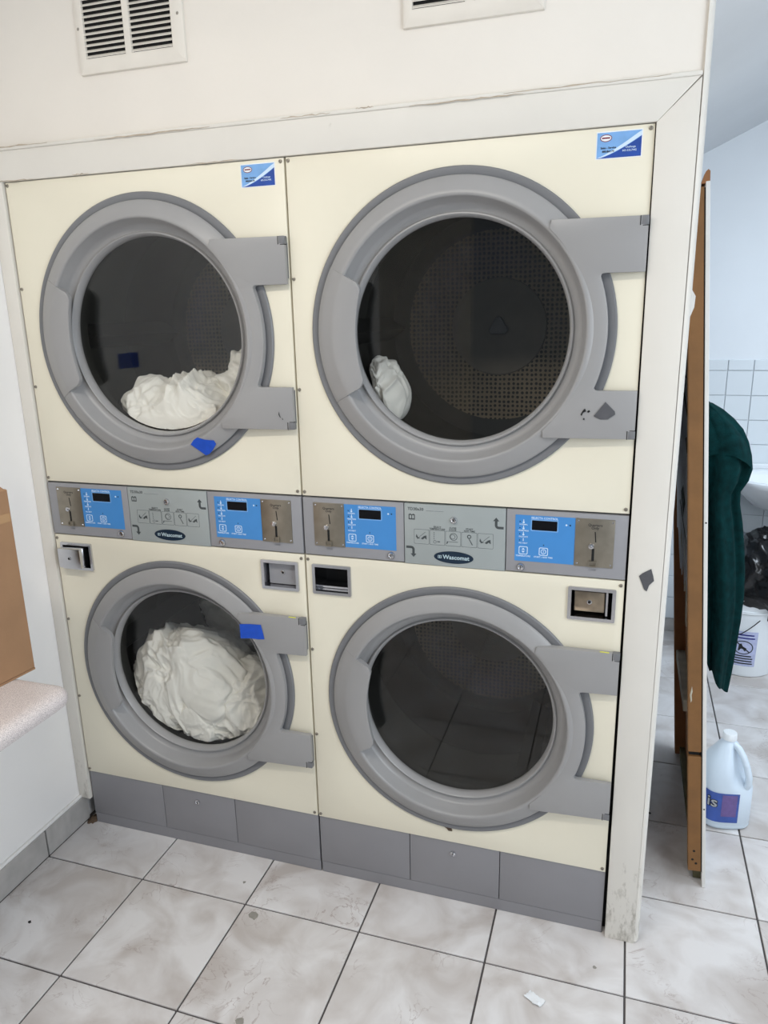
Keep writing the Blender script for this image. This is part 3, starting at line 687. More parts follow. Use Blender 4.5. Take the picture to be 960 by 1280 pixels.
# coin drawers: closed, sticking out, recessed, missing
def drawer(d, a, b, z0, z1, y, m, lock_at):
    o = box('coin_drawer', a, b, y, 0.068, z0, z1, m, d, 0.002, 2)
    lx, lz = lock_at
    lathe('drawer_lock', [(0, y - 0.0004), (0.0030, y - 0.0004), (0.0036, y - 0.0022), (0.0056, y - 0.0018), (0.0062, y + 0.0005)], lx, lz, CHROME, o, 18)
    plate('key_slot', circ(lx, lz, 0.0030, 12), [], y - 0.0010, y, DARK, o)
    return o
o = drawer(dryA, 0.0295, 0.1060, 0.8990, 0.9565, -0.030, CHROME, (0.0690, 0.9285)); o['label'] = 'chrome coin drawer sticking out'
drawer(dryA, 0.6860, 0.7720, 0.8960, 0.9600, 0.014, GREYF, (0.7275, 0.9300))['label'] = 'grey recessed coin drawer'
o = drawer(dryB, 0.6870, 0.7560, 0.9030, 0.9530, 0.010, BRASSY, (0.7215, 0.9280)); o['label'] = 'worn brassy coin drawer'
box('drawer_side', 0.7580, 0.7640, 0.004, 0.066, 0.897, 0.957, CHROME, dryB, 0.001)
box('coin_box_lip', 0.0285, 0.1195, 0.020, 0.066, 0.8950, 0.9010, CHROME, dryB, 0.001)

# tape and scraps stuck on the machines
def tape(name, pts, y, m, parent, label, lift=0.0008):
    bm = bmesh.new(); bm_plate(bm, pts, [], -lift, 0.0)
    for v in bm.verts:
        if y is None:      # follow the door ring and hinge plate
            for cz in CZ:
                dx, dz = v.co.x - CX, v.co.z - cz; r = math.hypot(dx, dz)
                if r < 0.45:
                    ring = -0.0277 + 0.0145 * min(1.0, max(0.0, (r - 0.290) / 0.037))
                    hinge = (-0.0305 + 0.0625 * (dx - 0.205)) if dx > 0.20 and abs(dz) < 0.228 else 0
                    v.co.y += min(ring, hinge) - 0.0012
        else: v.co.y += y
    o = from_bm(name, bm, m, parent); o['label'] = label
    return o
tape('blue_tape', [(0.507, 1.277), (0.517, 1.289), (0.528, 1.296), (0.548, 1.290), (0.570, 1.288), (0.574, 1.278), (0.562, 1.262), (0.551, 1.251), (0.541, 1.247), (0.528, 1.258)], None, TAPEB, dryA, 'torn scrap of blue tape', 0.0028)
tape('blue_tape', [(0.610, 0.786), (0.640, 0.7885), (0.672, 0.789), (0.676, 0.770), (0.680, 0.748), (0.664, 0.746), (0.640, 0.747), (0.610, 0.744)], None, TAPEB, dryA, 'strip of blue tape')
o = tape('grey_tape', [(0.7105, 1.371), (0.7335, 1.4015), (0.7535, 1.3815), (0.7545, 1.3750), (0.7400, 1.3645), (0.7240, 1.3640)], None, TAPEG, dryB, 'curled scrap of grey tape')
for sc in ([(0.683, 1.374), (0.688, 1.384), (0.692, 1.387), (0.694, 1.381), (0.688, 1.378), (0.685, 1.371)], [(0.696, 1.380), (0.700, 1.384), (0.703, 1.381), (0.699, 1.378)], [(0.690, 1.367), (0.692, 1.365), (0.691, 1.362), (0.688, 1.364)]):
    tape('scratch', sc, None, DARK, dryB, 'scraped paint patch', 0.0003)
for sc in ([(0.772, 1.366), (0.7735, 1.357), (0.776, 1.351), (0.7745, 1.351), (0.771, 1.358)], [(0.780, 1.351), (0.782, 1.347), (0.7805, 1.345)]):
    tape('scratch', [(x - 0.012, z) for x, z in sc], None, DARK, dryA, 'scraped paint patch', 0.0003)
YEL = mat('yellow_tape', (214, 214, 90), 0.6)
tape('yellow_tape', rect(0.752, 0.773, 0.8135, 0.8185), -0.0185, YEL, dryB, 'sliver of yellow tape')
tape('yellow_tape', rect(0.752, 0.773, 0.8135, 0.8185), -0.0185, YEL, dryA, 'sliver of yellow tape')
BRN = mat('brown_scrap', (74, 58, 44), 0.7, var=0.3, vscale=90)
tape('label_scrap', [(0.366, 0.2475), (0.377, 0.2465), (0.382, 0.2440), (0.392, 0.2430), (0.396, 0.2330), (0.386, 0.2325), (0.381, 0.2390)], 0.0001, BRN, dryB, 'torn brown scrap below the lower door', 0.004)
t2 = bpy.data.objects['trim_2']
tape('grey_tape', [(1.627, 1.0085), (1.633, 1.0150), (1.652, 1.0275), (1.6575, 1.0100), (1.6595, 1.0000), (1.6500, 0.9890), (1.6455, 0.9735), (1.6395, 0.9780)], -0.0068, TAPEG, t2, 'scrap of grey tape on the casing', 0.002)

# ------------------------------------------------------------------ laundry in the drums
def crumple(name, cx, cy, cz, rx, ry, rz, seed, label, axis, sub=6, amp=1.0, ymin=0.0365, tilt=0.0, freq=9.0):
    bm = bmesh.new(); bmesh.ops.create_icosphere(bm, subdivisions=sub, radius=1.0)
    off = Vector((seed * 3.7, seed * 1.9, seed * 5.3)); ax, az = axis
    ct, st_ = math.cos(tilt), math.sin(tilt)
    for v in bm.verts:
        p = v.co.copy(); q = Vector((p.x * rx, p.y * ry, p.z * rz)) * freq + off
        wv = Vector((noise.noise(q * 0.7), noise.noise(q * 0.7 + Vector((9, 1, 4))), noise.noise(q * 0.7 + Vector((2, 8, 5)))))
        qq = q + wv * 1.3
        n1 = noise.noise(q * 0.55)
        n2 = 1 - 2.2 * abs(noise.noise(qq * 0.9))
        n3 = 1 - 2.4 * abs(noise.noise(qq * 1.9 + Vector((5, 5, 5))))
        n4 = 1 - 2.4 * abs(noise.noise((qq + wv * 0.4) * 4.2))
        s5 = (qq.x * 0.5 + qq.y * 0.35 + qq.z * 0.8) * 1.5 + 1.6 * noise.noise(q * 0.5 + Vector((7, 2, 1)))
        s6 = (qq.x * 0.8 - qq.z * 0.55 + qq.y * 0.2) * 2.1 + 1.8 * noise.noise(q * 0.6 + Vector((1, 6, 3)))
        m5 = min(1.0, max(0.0, 0.5 + 1.6 * noise.noise(q * 0.6 + Vector((3, 9, 9)))))
        f5 = (1 - abs(math.sin(s5))) ** 1.6; f6 = (1 - abs(math.sin(s6))) ** 1.6
        h = amp * (0.058 * n1 + 0.020 * n2 + 0.012 * n3 + 0.0055 * n4 + 0.020 * (f5 * m5 + f6 * (1 - m5)) - 0.008)
        nrm = Vector((p.x / rx, p.y / ry, p.z / rz)).normalized()
        w_ = Vector((p.x * rx, p.y * ry, p.z * rz)) + nrm * h
        x, z = w_.x * ct - w_.z * st_, w_.x * st_ + w_.z * ct
        co = Vector((cx + x, cy + w_.y, cz + z))
        # lean against glass and drum wall
        if co.y < ymin + 0.02:
            t = (ymin + 0.02 - co.y); co.y = ymin + 0.02 * math.exp(-t / 0.02) + 0.0015 * (n3 + 1)
        rr = math.hypot(co.x - ax, co.z - az); lim = 0.325 if co.y > 0.12 else 0.245 + max(0.0, (co.y - 0.04)) * 0.30
        if rr > lim:
            co.x = ax + (co.x - ax) * lim / rr; co.z = az + (co.z - az) * lim / rr
        v.co = co
    return from_bm(name, bm, CLOTH, None, 180)
G = 'white laundry in the dryers'
tag(crumple('white_laundry', 0.415, 0.165, 1.300, 0.200, 0.14, 0.118, 1, '', (0.4, 1.548), 7), 'crumpled white sheet at front of upper left drum', 'laundry', G)
tag(crumple('white_laundry', 0.555, 0.270, 1.385, 0.13, 0.11, 0.110, 2, '', (0.4, 1.548)), 'fluffy white towel heaped at back of upper left drum', 'laundry', G)
tag(crumple('white_laundry', 0.305, 0.165, 0.455, 0.175, 0.14, 0.175, 3, '', (0.4, 0.590), 7, tilt=-0.35), 'large wrinkled white sheet pressed to lower left door glass', 'laundry', G)
tag(crumple('white_laundry', 0.520, 0.215, 0.405, 0.145, 0.13, 0.140, 4, '', (0.4, 0.590), 7), 'crumpled white cloth at right inside lower left drum', 'laundry', G)
tag(crumple('white_laundry', 0.375, 0.130, 0.385, 0.120, 0.09, 0.075, 9, '', (0.4, 0.590), 6, 0.55, tilt=-0.4, freq=20.0), 'small bunched white cloth at bottom of lower left door glass', 'laundry', G)
tag(crumple('white_laundry', 0.420, 0.420, 0.640, 0.17, 0.12, 0.14, 5, '', (0.4, 0.590)), 'white cloth piled at back of lower left drum', 'laundry', G)
tag(crumple('white_laundry', 0.972, 0.205, 1.405, 0.042, 0.08, 0.080, 6, '', (1.2, 1.548), 6, 0.6, tilt=0.35), 'small white cloth at left edge of upper right drum', 'laundry', G)

# ------------------------------------------------------------------ wall vents
def build_vent():
    v = empty('wall_vent', (0, 0, 0), 'white louvred vent', 'vent', 'louvred wall vents')
    W_, H_ = 0.290, 0.300
    fr = plate('vent_frame', rrect(0, W_, 0, H_, 0.002, 2), [rect(0.021, 0.130, 0.034, H_ - 0.034), rect(0.148, 0.257, 0.034, H_ - 0.034)], -0.008, 0.0, VENTW, v, bev=0.003)
    box('vent_shade_sheet', 0.015, W_ - 0.015, -0.0012, -0.0002, 0.025, H_ - 0.025, DARK, v)  # flat black sheet on the wall, painted shade behind the louvres
    first = None
    for c, x0 in enumerate((0.021, 0.148)):
        for i in range(19):
            z = 0.034 + 0.0120 * i
            if first is None:
                bm = bmesh.new(); ring = []
                for x in (-0.0003, 0.1093):
                    ring.append([bm.verts.new((x, y, zz)) for y, zz in ((-0.0078, 0.0), (-0.0078, 0.0012), (-0.0018, 0.0075), (-0.0018, 0.0063))])
                for k in range(4): bm.faces.new([ring[0][k], ring[0][(k + 1) % 4], ring[1][(k + 1) % 4], ring[1][k]])
                bm.faces.new(ring[0]); bm.faces.new(ring[1])
                first = from_bm('louvre', bm, VENTW, v); s = first
            else:
                s = first.copy(); COL.objects.link(s)
            s.location = (x0, 0, z)
    for x, z in ((0.0065, 0.098), (0.277, 0.098)):
        lathe('vent_screw', [(0, -0.0095), (0.0020, -0.0095), (0.0035, -0.0080)], x, z, SCREW, v, 10)
    return v
ventA = build_vent(); ventA.location = (0.281, 0, 2.162); ventA['label'] = 'white louvred wall vent above the left dryers'
ventB = copy_tree(ventA); ventB.location = (1.087, 0, 2.165); ventB['label'] = 'white louvred wall vent above the right dryers, cut by the top of the photo'

# ------------------------------------------------------------------ shelf and cardboard box at left
sh = empty('folding_shelf', (LW, -0.42, 0.74), 'speckled pale laminate shelf with rounded edge on the left wall', 'shelf')
def shelf_mesh():
    x1, y1, y0, top, bot, cr = 0.378, -0.408, -2.6, 0.766, 0.728, 0.045
    base = [(LW + 0.001, y0), (x1, y0)]
    base += [(x1 - cr + cr * math.cos(math.radians(a)), y1 - cr + cr * math.sin(math.radians(a))) for a in range(0, 91, 10)] + [(LW + 0.001, y1)]
    # profile from the top inwards round the nose to the underside: (inset, z)
    prof = [(0.030, top), (0.018, top - 0.0015), (0.008, top - 0.006), (0.002, top - 0.013), (0.0, top - 0.021), (0.001, top - 0.030), (0.004, bot)]
    bm = bmesh.new(); rings = []
    n = len(base)
    for ins, z in prof:
        ring = []
        for i, (x, y) in enumerate(base):
            a = base[i - 1] if i else base[0]; b = base[(i + 1) % n]
            if i == 0: q = (x, y)
            elif i == n - 1: q = (x, y - ins)
            elif i == 1: q = (x - ins, y)
            else:
                cx_, cy_ = x1 - cr, y1 - cr; k = max(0.0, (cr - ins)) / cr; q = (cx_ + (x - cx_) * k, cy_ + (y - cy_) * k)
            ring.append(bm.verts.new((q[0] - LW, q[1] + 0.42, z - 0.74)))
        rings.append(ring)
    for a, b in zip(rings, rings[1:]):
        for i in range(n): bm.faces.new([a[i], a[(i + 1) % n], b[(i + 1) % n], b[i]])
    bm.faces.new(rings[0]); bm.faces.new(rings[-1])
    return bm
from_bm('shelf_top', shelf_mesh(), SPECK, sh)
for yy in (-1.0, -2.0):
    bm = bmesh.new(); bm_box(bm, 0.0, 0.02, yy - 0.015, yy + 0.015, -0.26, -0.012); bm_box(bm, 0.0, 0.30, yy - 0.015, yy + 0.015, -0.03, -0.012); from_bm('bracket', bm, WALLL, sh)

cb = empty('cardboard_box', (0.228, -0.370, 0.7665), 'brown cardboard box on the speckled shelf', 'box', rot=(0, 0, math.radians(-7.5)))
# local: x to the left (negative) and y toward the camera (negative)
BW, BL, BH = 0.235, 0.50, 0.455
bx = bmesh.new()
t_ = 0.005
bm_box(bx, -BW, 0, -BL, 0, 0.0, t_); bm_box(bx, -t_, 0, -BL, 0, t_, BH, 0.0015); bm_box(bx, -BW, -BW + t_, -BL, 0, t_, BH); bm_box(bx, -BW + t_, -t_, -t_, 0, t_, BH); bm_box(bx, -BW + t_, -t_, -BL, -BL + t_, t_, BH)
for v in bx.verts:
    v.co.x += 0.004 * noise.noise(v.co * 6); 
from_bm('box_walls', bx, CARD, cb)
def flap(name, p0, p1, p2, p3, m):
    bm = bmesh.new(); P = [Vector(p) for p in (p0, p1, p2, p3)]; nrm = (P[1] - P[0]).cross(P[3] - P[0]).normalized() * 0.004
    a = [bm.verts.new(p) for p in P]; b = [bm.verts.new(p + nrm) for p in P]
    bm.faces.new(a); bm.faces.new(b[::-1])
    for i in range(4): bm.faces.new([a[i], b[i], b[(i + 1) % 4], a[(i + 1) % 4]])
    return from_bm(name, bm, m, cb)
flap('box_flap', (-0.002, -0.004, BH - 0.001), (-0.002, -BL + 0.005, BH - 0.001), (-0.085, -BL + 0.005, BH + 0.050), (-0.085, -0.004, BH + 0.035), CARD)
flap('box_flap', (-BW + 0.006, -0.003, BH), (-0.006, -0.003, BH), (-0.015, -0.070, BH + 0.012), (-BW + 0.015, -0.070, BH + 0.012), CARDD)
flap('box_flap', (-BW + 0.002, -BL + 0.005, BH), (-BW + 0.002, -0.005, BH), (-BW + 0.11, -0.02, BH + 0.03), (-BW + 0.11, -BL + 0.02, BH + 0.03), CARD)
TAPEC = mat('clear_parcel_tape', (178, 142, 104), 0.25, var=0.06, vscale=12)
box('parcel_tape', -0.0005, 0.0009, -BL + 0.02, -0.004, BH - 0.075, BH - 0.055, TAPEC, cb)

# ------------------------------------------------------------------ leaning door panel
lean = math.atan(0.148 / 1.88)
lp = empty('leaning_door_panel', (1.873, 0.250, 0.001), 'worn white door panel with bare brown timber edge leaning beside the wall', 'door panel', rot=(0, -lean, 0))
PWID = 0.70
plate_ = box('face_sheet', -0.0095, 0.0, 0.0, PWID, 0.0, 1.872, SHEETW, lp, 0.001)
bm = bmesh.new()
for v_, zz in (((-0.0095, 0.0), 0), ):
    pass
bm_plate(bm, [(-0.019, 1.868), (-0.0005, 1.868), (0.0, 1.893), (-0.004, 1.897), (-0.009, 1.893)], [], 0.001, 0.05)
from_bm('broken_corner', bm, WOODD, lp)
stl = box('stile', -0.046, -0.0125, 0.0, 0.034, 0.430, 1.862, WOODB, lp, 0.0015)
box('stile', -0.046, -0.0125, 0.0, 0.034, 0.052, 0.416, WOODB, lp, 0.0015)
box('kerf_shade', -0.043, -0.0150, 0.010, 0.033, 0.400, 0.440, DARK, lp)  # black block painted in as the shade inside the kerf
box('stile_gap_shade', -0.0126, -0.0094, 0.003, 0.034, 0.05, 1.86, DARK, lp)  # black strip in place of shade in the gap between stile and sheet
box('stile', -0.046, -0.0095, PWID - 0.034, PWID, 0.010, 1.862, WOODD, lp, 0.0015)
box('rail', -0.044, -0.0095, 0.034, PWID - 0.034, 1.810, 1.862, WOODB, lp, 0.001)
box('rail', -0.030, -0.0095, 0.034, PWID - 0.034, 0.002, 0.040, mat('mossy_timber', (104, 100, 74), 0.8, var=0.2, vscale=20), lp, 0.001)
box('rail', -0.040, -0.0095, 0.30, PWID - 0.034, 0.385, 0.425, TORN, lp, 0.002)
box('backing_board', -0.0110, -0.0094, 0.034, PWID - 0.034, 0.04, 0.86, WOODD, lp)
# grey liner on the inner side, torn at its lower edge: outline in (depth, height)
bm = bmesh.new()
random.seed(3)
out = [(0.036, 1.805), (0.036, 0.905)]
yy = 0.036
while yy < PWID - 0.06:
    yy += random.uniform(0.02, 0.05); out.append((min(yy, PWID - 0.036), 0.83 + random.uniform(-0.05, 0.07)))
out += [(PWID - 0.036, 0.90), (PWID - 0.036, 1.805)]
bm_plate(bm, out, [], 0.0, 0.003)
for v in bm.verts: v.co = (-0.0365 + v.co.y, v.co.x, v.co.z)
from_bm('liner_sheet', bm, LINER, lp)
for k, (y0, z0, w_, h_) in enumerate(((0.30, 0.80, 0.05, 0.20), (0.22, 0.72, 0.045, 0.12), (0.42, 0.83, 0.07, 0.17))):
    bm = bmesh.new()
    bm_plate(bm, [(y0, z0), (y0 + w_ * 0.6, z0 - 0.03), (y0 + w_, z0 + h_ * 0.4), (y0 + w_ * 0.8, z0 + h_), (y0 + w_ * 0.3, z0 + h_ * 0.8), (y0 - 0.01, z0 + h_ * 0.5)], [], 0, 0.004)
    for v in bm.verts: v.co = (-0.036 + v.co.y - 0.006 * noise.noise(v.co * 30), v.co.x, v.co.z)
    from_bm('torn_strip', bm, TORN, lp)
for k, pts in enumerate(([(0.20, 1.42), (0.24, 1.415), (0.42, 1.43), (0.24, 1.425)], [(0.08, 1.30), (0.10, 1.29), (0.45, 1.42), (0.44, 1.43)], [(0.10, 1.24), (0.16, 1.27), (0.24, 1.25), (0.18, 1.22)], [(0.26, 1.06), (0.33, 1.10), (0.42, 1.06), (0.34, 1.00)], [(0.06, 0.93), (0.08, 0.93), (0.50, 1.01), (0.48, 1.02)])):
    bm = bmesh.new(); bm_plate(bm, pts, [], 0, 0.0006)
    for v in bm.verts: v.co = (-0.0373 + v.co.y, v.co.x, v.co.z)
    from_bm('liner_crack', bm, DARK, lp)
for x, z in ((-0.029, 1.835), (-0.030, 0.118), (-0.034, 0.090), (-0.025, 0.078)):
    plate('nail_hole', circ(x, z, 0.0035, 10), [], -0.0005, 0.002, DARK, lp)
for x, z in ((-0.0045, 1.075), (-0.0045, 0.255)):
    plate('nail_hole', circ(x, z, 0.0022, 8), [], -0.0005, 0.002, DARK, lp)
plate('paint_patch', [(-0.046, 1.62), (-0.040, 1.645), (-0.030, 1.625), (-0.033, 1.60), (-0.046, 1.57)], [], -0.0006, 0.001, SHEETW, lp)
plate('paint_patch', [(-0.041, 0.60), (-0.038, 0.615), (-0.036, 0.626), (-0.0345, 0.610), (-0.037, 0.600), (-0.036, 0.585), (-0.039, 0.578)], [], -0.0006, 0.001, TORN, lp)
box('coat_hook', -0.0005, 0.030, 0.44, 0.46, 1.295, 1.315, CAPW, lp, 0.004, 2)

# ------------------------------------------------------------------ towel on the hook
def towel():
    bm = bmesh.new(); seg = 72
    lev = [  # z, x_left, x_right, depth half
        (1.326, 1.775, 1.792, 0.012), (1.318, 1.773, 1.822, 0.030), (1.300, 1.775, 1.852, 0.050), (1.275, 1.777, 1.882, 0.062), (1.245, 1.780, 1.908, 0.072), (1.210, 1.783, 1.924, 0.080), (1.17, 1.786, 1.934, 0.086),
        (1.13, 1.789, 1.938, 0.088), (1.095, 1.792, 1.930, 0.086), (1.06, 1.795, 1.912, 0.082), (1.02, 1.797, 1.914, 0.082), (0.96, 1.802, 1.926, 0.084), (0.88, 1.808, 1.938, 0.088), (0.80, 1.815, 1.946, 0.090),
        (0.72, 1.822, 1.951, 0.090), (0.64, 1.828, 1.950, 0.088), (0.58, 1.834, 1.946, 0.085), (0.53, 1.842, 1.942, 0.080), (0.49, 1.852, 1.938, 0.074)]
    fine = []
    for a, b in zip(lev, lev[1:]):
        for k in range(3): fine.append(tuple(a[i] + (b[i] - a[i]) * k / 3 for i in range(4)))
    fine.append(lev[-1])
    rings = []
    for z, xl, xr, hb in fine:
        cx, hx = (xl + xr) / 2, (xr - xl) / 2; ring = []
        drop = min(1.0, max(0.0, (1.33 - z) / 0.25))
        for i in range(seg):
            a = 2 * math.pi * i / seg
            fold = 1 + drop * (0.24 * math.sin(5 * a + 1.2 + 0.9 * z) + 0.13 * math.sin(9 * a + 4 * z) + 0.05 * noise.noise(Vector((math.cos(a) * 2, math.sin(a) * 2, z * 5))))
            x = cx + hx * math.cos(a) * (1 + (fold - 1) * 0.45); y = 0.70 + hb * math.sin(a) * fold
            x = max(x, xl)
            zz = z
            if z < 0.62: zz = z - 0.10 * (0.62 - z) / 0.13 * max(0, (0.5 + 0.5 * math.cos(a - 0.35))) + 0.06 * (0.62 - z) / 0.13 * max(0, -math.cos(a))
            ring.append(bm.verts.new((x, y, zz)))
        rings.append(ring)
    for a, b in zip(rings, rings[1:]):
        for i in range(seg): bm.faces.new([a[i], a[(i + 1) % seg], b[(i + 1) % seg], b[i]])
    bm.faces.new(rings[0])
    cap = [bm.verts.new(v.co + Vector((0, 0, 0.10))) for v in rings[-1]]
    for v in cap: v.co.x = 1.895 + (v.co.x - 1.895) * 0.75; v.co.y = 0.70 + (v.co.y - 0.70) * 0.75
    for i in range(seg): bm.faces.new([rings[-1][i], rings[-1][(i + 1) % seg], cap[(i + 1) % seg], cap[i]])
    bm.faces.new(cap[::-1])
    return bm
tw = empty('hanging_towel', (1.86, 0.70, 0.44), 'dark green terry towel hanging on the leaning white panel', 'towel')
tb = from_bm('towel_body', towel(), TOWEL, None, 70); tb.parent = tw; tb.matrix_parent_inverse = Matrix.Translation((-1.86, -0.70, -0.44))
def towel_fold():
    """folded-over upper layer with a rolled hem, hanging in front of the body"""
    bm = bmesh.new(); rows = 16; cols = 30; grid = []
    for r in range(rows + 1):
        v = r / rows; row = []
        for c in range(cols + 1):
            u = c / cols
            xl = 1.776 + 0.020 * v; xr = 1.800 + (1.938 - 1.800) * (1 - (1 - v) ** 1.9)
            x = xl + (xr - xl) * u
            zt = 1.330 - 0.165 * v; z = zt + 0.020 * math.sin(u * math.pi) * v - 0.030 * u ** 3 * v
            hb = 0.094 * min(1, (0.15 + v) ** 0.6)
            y = 0.70 - hb * (0.25 + 0.75 * math.sin(math.pi * (0.12 + 0.80 * u)) ** 0.6) - 0.007 * math.sin(9 * u + 2 * v)
            row.append((x, y, z))
        grid.append(row)
    f = [[bm.verts.new(p) for p in row] for row in grid]; b = [[bm.verts.new((p[0], p[1] + 0.010, p[2] + 0.002)) for p in row] for row in grid]
    for r in range(rows):
        for c in range(cols):
            bm.faces.new([f[r][c], f[r][c + 1], f[r + 1][c + 1], f[r + 1][c]]); bm.faces.new([b[r][c], b[r + 1][c], b[r + 1][c + 1], b[r][c + 1]])
    for c in range(cols):
        bm.faces.new([f[0][c], b[0][c], b[0][c + 1], f[0][c + 1]]); bm.faces.new([f[rows][c], f[rows][c + 1], b[rows][c + 1], b[rows][c]])
    for r in range(rows):
        bm.faces.new([f[r][0], f[r + 1][0], b[r + 1][0], b[r][0]]); bm.faces.new([f[r][cols], b[r][cols], b[r + 1][cols], f[r + 1][cols]])
    return bm
tf = from_bm('towel_fold', towel_fold(), TOWEL, None, 70); tf.parent = tw; tf.matrix_parent_inverse = Matrix.Translation((-1.86, -0.70, -0.44))

# ------------------------------------------------------------------ bleach jug
jug = empty('plastic_jug', (1.950, 0.600, 0.0), 'milky white plastic jug with blue label on the floor beside the leaning panel', 'jug', rot=(0, 0, math.radians(12)))
def jug_body():
    bm = bmesh.new(); seg = 64
    prof = [(0.0, 0.004, 2.2), (0.060, 0.000, 3.2), (0.070, 0.004, 3.4), (0.0735, 0.012, 3.4), (0.0715, 0.016, 3.4), (0.0735, 0.022, 3.4), (0.0738, 0.08, 3.4), (0.0735, 0.140, 3.3), (0.0728, 0.158, 3.1), (0.0718, 0.172, 2.9),
            (0.0690, 0.188, 2.7), (0.0640, 0.205, 2.5), (0.0560, 0.224, 2.3), (0.0430, 0.243, 2.2), (0.0340, 0.259, 2.1), (0.0260, 0.271, 2.0), (0.0200, 0.278, 2.0), (0.0175, 0.284, 2.0), (0.0175, 0.292, 2.0)]
    rings = []
    da = math.radians(-52)      # direction of the handle recess
    for r, z, e in prof:
        if r == 0: rings.append([bm.verts.new((0, 0, z))]); continue
        ring = []
        for i in range(seg):
            a = 2 * math.pi * i / seg
            k = (abs(math.cos(a)) ** e + abs(math.sin(a)) ** e) ** (-1 / e)
            rr = r * k
            if 0.150 < z < 0.275:
                da_ = (a - da + math.pi) % (2 * math.pi) - math.pi
                t = math.exp(-(da_ / 0.62) ** 4) * math.sin(math.pi * (z - 0.150) / 0.125) ** 0.5
                rr *= 1 - 0.50 * t
            ring.append(bm.verts.new((rr * math.cos(a), rr * math.sin(a), z)))
        rings.append(ring)
    for a, b in zip(rings, rings[1:]):
        for i in range(seg):
            j = (i + 1) % seg
            if len(a) == 1: bm.faces.new([a[0], b[j], b[i]])
            else: bm.faces.new([a[i], a[j], b[j], b[i]])
    bm.faces.new(rings[-1])
    return bm
jb = from_bm('jug_body', jug_body(), JUG, jug, 60)
d_ = Vector((math.cos(math.radians(-52)), math.sin(math.radians(-52)), 0)); p_ = Vector((-d_.y, d_.x, 0))
for s in (-1, 1):
    pass
hpts = [d_ * 0.016 + Vector((0, 0, 0.272)), d_ * 0.034 + Vector((0, 0, 0.264)), d_ * 0.052 + Vector((0, 0, 0.243)), d_ * 0.066 + Vector((0, 0, 0.216)), d_ * 0.076 + Vector((0, 0, 0.186)), d_ * 0.077 + Vector((0, 0, 0.162)), d_ * 0.068 + Vector((0, 0, 0.140))]
hh = []
for i in range(len(hpts) - 1):
    for k in range(4): hh.append(hpts[i].lerp(hpts[i + 1], k / 4))
hh.append(hpts[-1])
tube('jug_handle', hh, 0.0105, JUG, jug, 12)
cp = zlathe('jug_cap', [(0, 0.305), (0.019, 0.305), (0.0205, 0.303), (0.0212, 0.288), (0.0212, 0.283), (0, 0.283)], 0, 0, CAPW, jug, 32)
def jug_patch(name, a0, a1, z0, z1, m, lift):
    bm = bmesh.new(); n = 20; f = []
    for z in (z0, z1):
        row = []
        for i in range(n + 1):
            a = math.radians(a0 + (a1 - a0) * i / n); e = 3.4
            k = (abs(math.cos(a)) ** e + abs(math.sin(a)) ** e) ** (-1 / e); r = (0.0738 + lift) * k
            row.append(bm.verts.new((r * math.cos(a), r * math.sin(a), z)))
        f.append(row)
    for i in range(n): bm.faces.new([f[0][i], f[0][i + 1], f[1][i + 1], f[1][i]])
    return from_bm(name, bm, m, jug)
lb = jug_patch('jug_label', 150, 286, 0.030, 0.133, LABB, 0.0008)
jug_patch('jug_label_panel', 248, 281, 0.052, 0.128, LABP, 0.0014)
t = text('jug_lettering', 'is', 0.050, 0, 0, 0, PRINTK, jug, bold=0.05)
def wrap(o, a0, z, lift):
    for v in o.data.vertices:
        a = math.radians(a0) + v.co.x / 0.078; e = 3.4
        k = (abs(math.cos(a)) ** e + abs(math.sin(a)) ** e) ** (-1 / e); r = (0.0738 + lift) * k
        v.co = (r * math.cos(a), r * math.sin(a), z + v.co.z)
wrap(t, 229, 0.098, 0.0016)
t = text('jug_lettering', 'is', 0.050, 0, 0, 0, WHITEP, jug, bold=0.012); wrap(t, 229, 0.098, 0.0021)

# ------------------------------------------------------------------ bucket, bags and sink
bk = empty('plastic_bucket', (2.150, 1.765, 0.0), 'white plastic bucket with printed warning label under the sink', 'bucket')
zlathe('bucket_body', [(0, 0.006), (0.120, 0.006), (0.126, 0.0), (0.132, 0.006), (0.134, 0.02), (0.147, 0.30), (0.152, 0.305), (0.152, 0.315), (0.148, 0.318), (0.150, 0.36), (0.155, 0.365), (0.150, 0.370), (0.142, 0.360), (0.130, 0.02), (0, 0.016)], 0, 0, CAPW, bk, 64)
def bucket_patch(name, a0, a1, z0, z1, m, lift):
    bm = bmesh.new(); n = 14; f = []
    for z in (z0, z1):
        f.append([bm.verts.new(((0.134 + 0.013 * (z - 0.02) / 0.28 + lift) * math.cos(math.radians(a0 + (a1 - a0) * i / n)), (0.134 + 0.013 * (z - 0.02) / 0.28 + lift) * math.sin(math.radians(a0 + (a1 - a0) * i / n)), z)) for i in range(n + 1)])
    for i in range(n): bm.faces.new([f[0][i], f[0][i + 1], f[1][i + 1], f[1][i]])
    return from_bm(name, bm, m, bk)
LBL = mat('lavender_print', (188, 194, 226), 0.5, var=0.10, vscale=90)
BLUP = mat('blue_print', (62, 66, 170), 0.5)
def bwrap(o, a0, lift):
    for v in o.data.vertices:
        z = v.co.z; r = 0.134 + 0.013 * (z - 0.02) / 0.28 + lift; a = math.radians(a0) + v.co.x / r
        v.co = (r * math.cos(a), r * math.sin(a), z)
    return o
A0 = 263
bucket_patch('warning_label', A0 - 22, A0 + 22, 0.055, 0.222, LBL, 0.0006)
bwrap(plate('prohibition_sign', circ(0, 0.145, 0.040, 32, 0.033), [circ(0, 0.145, 0.036, 32, 0.029)], 0, 0.0005, PRINTG, bk), A0, 0.0012)
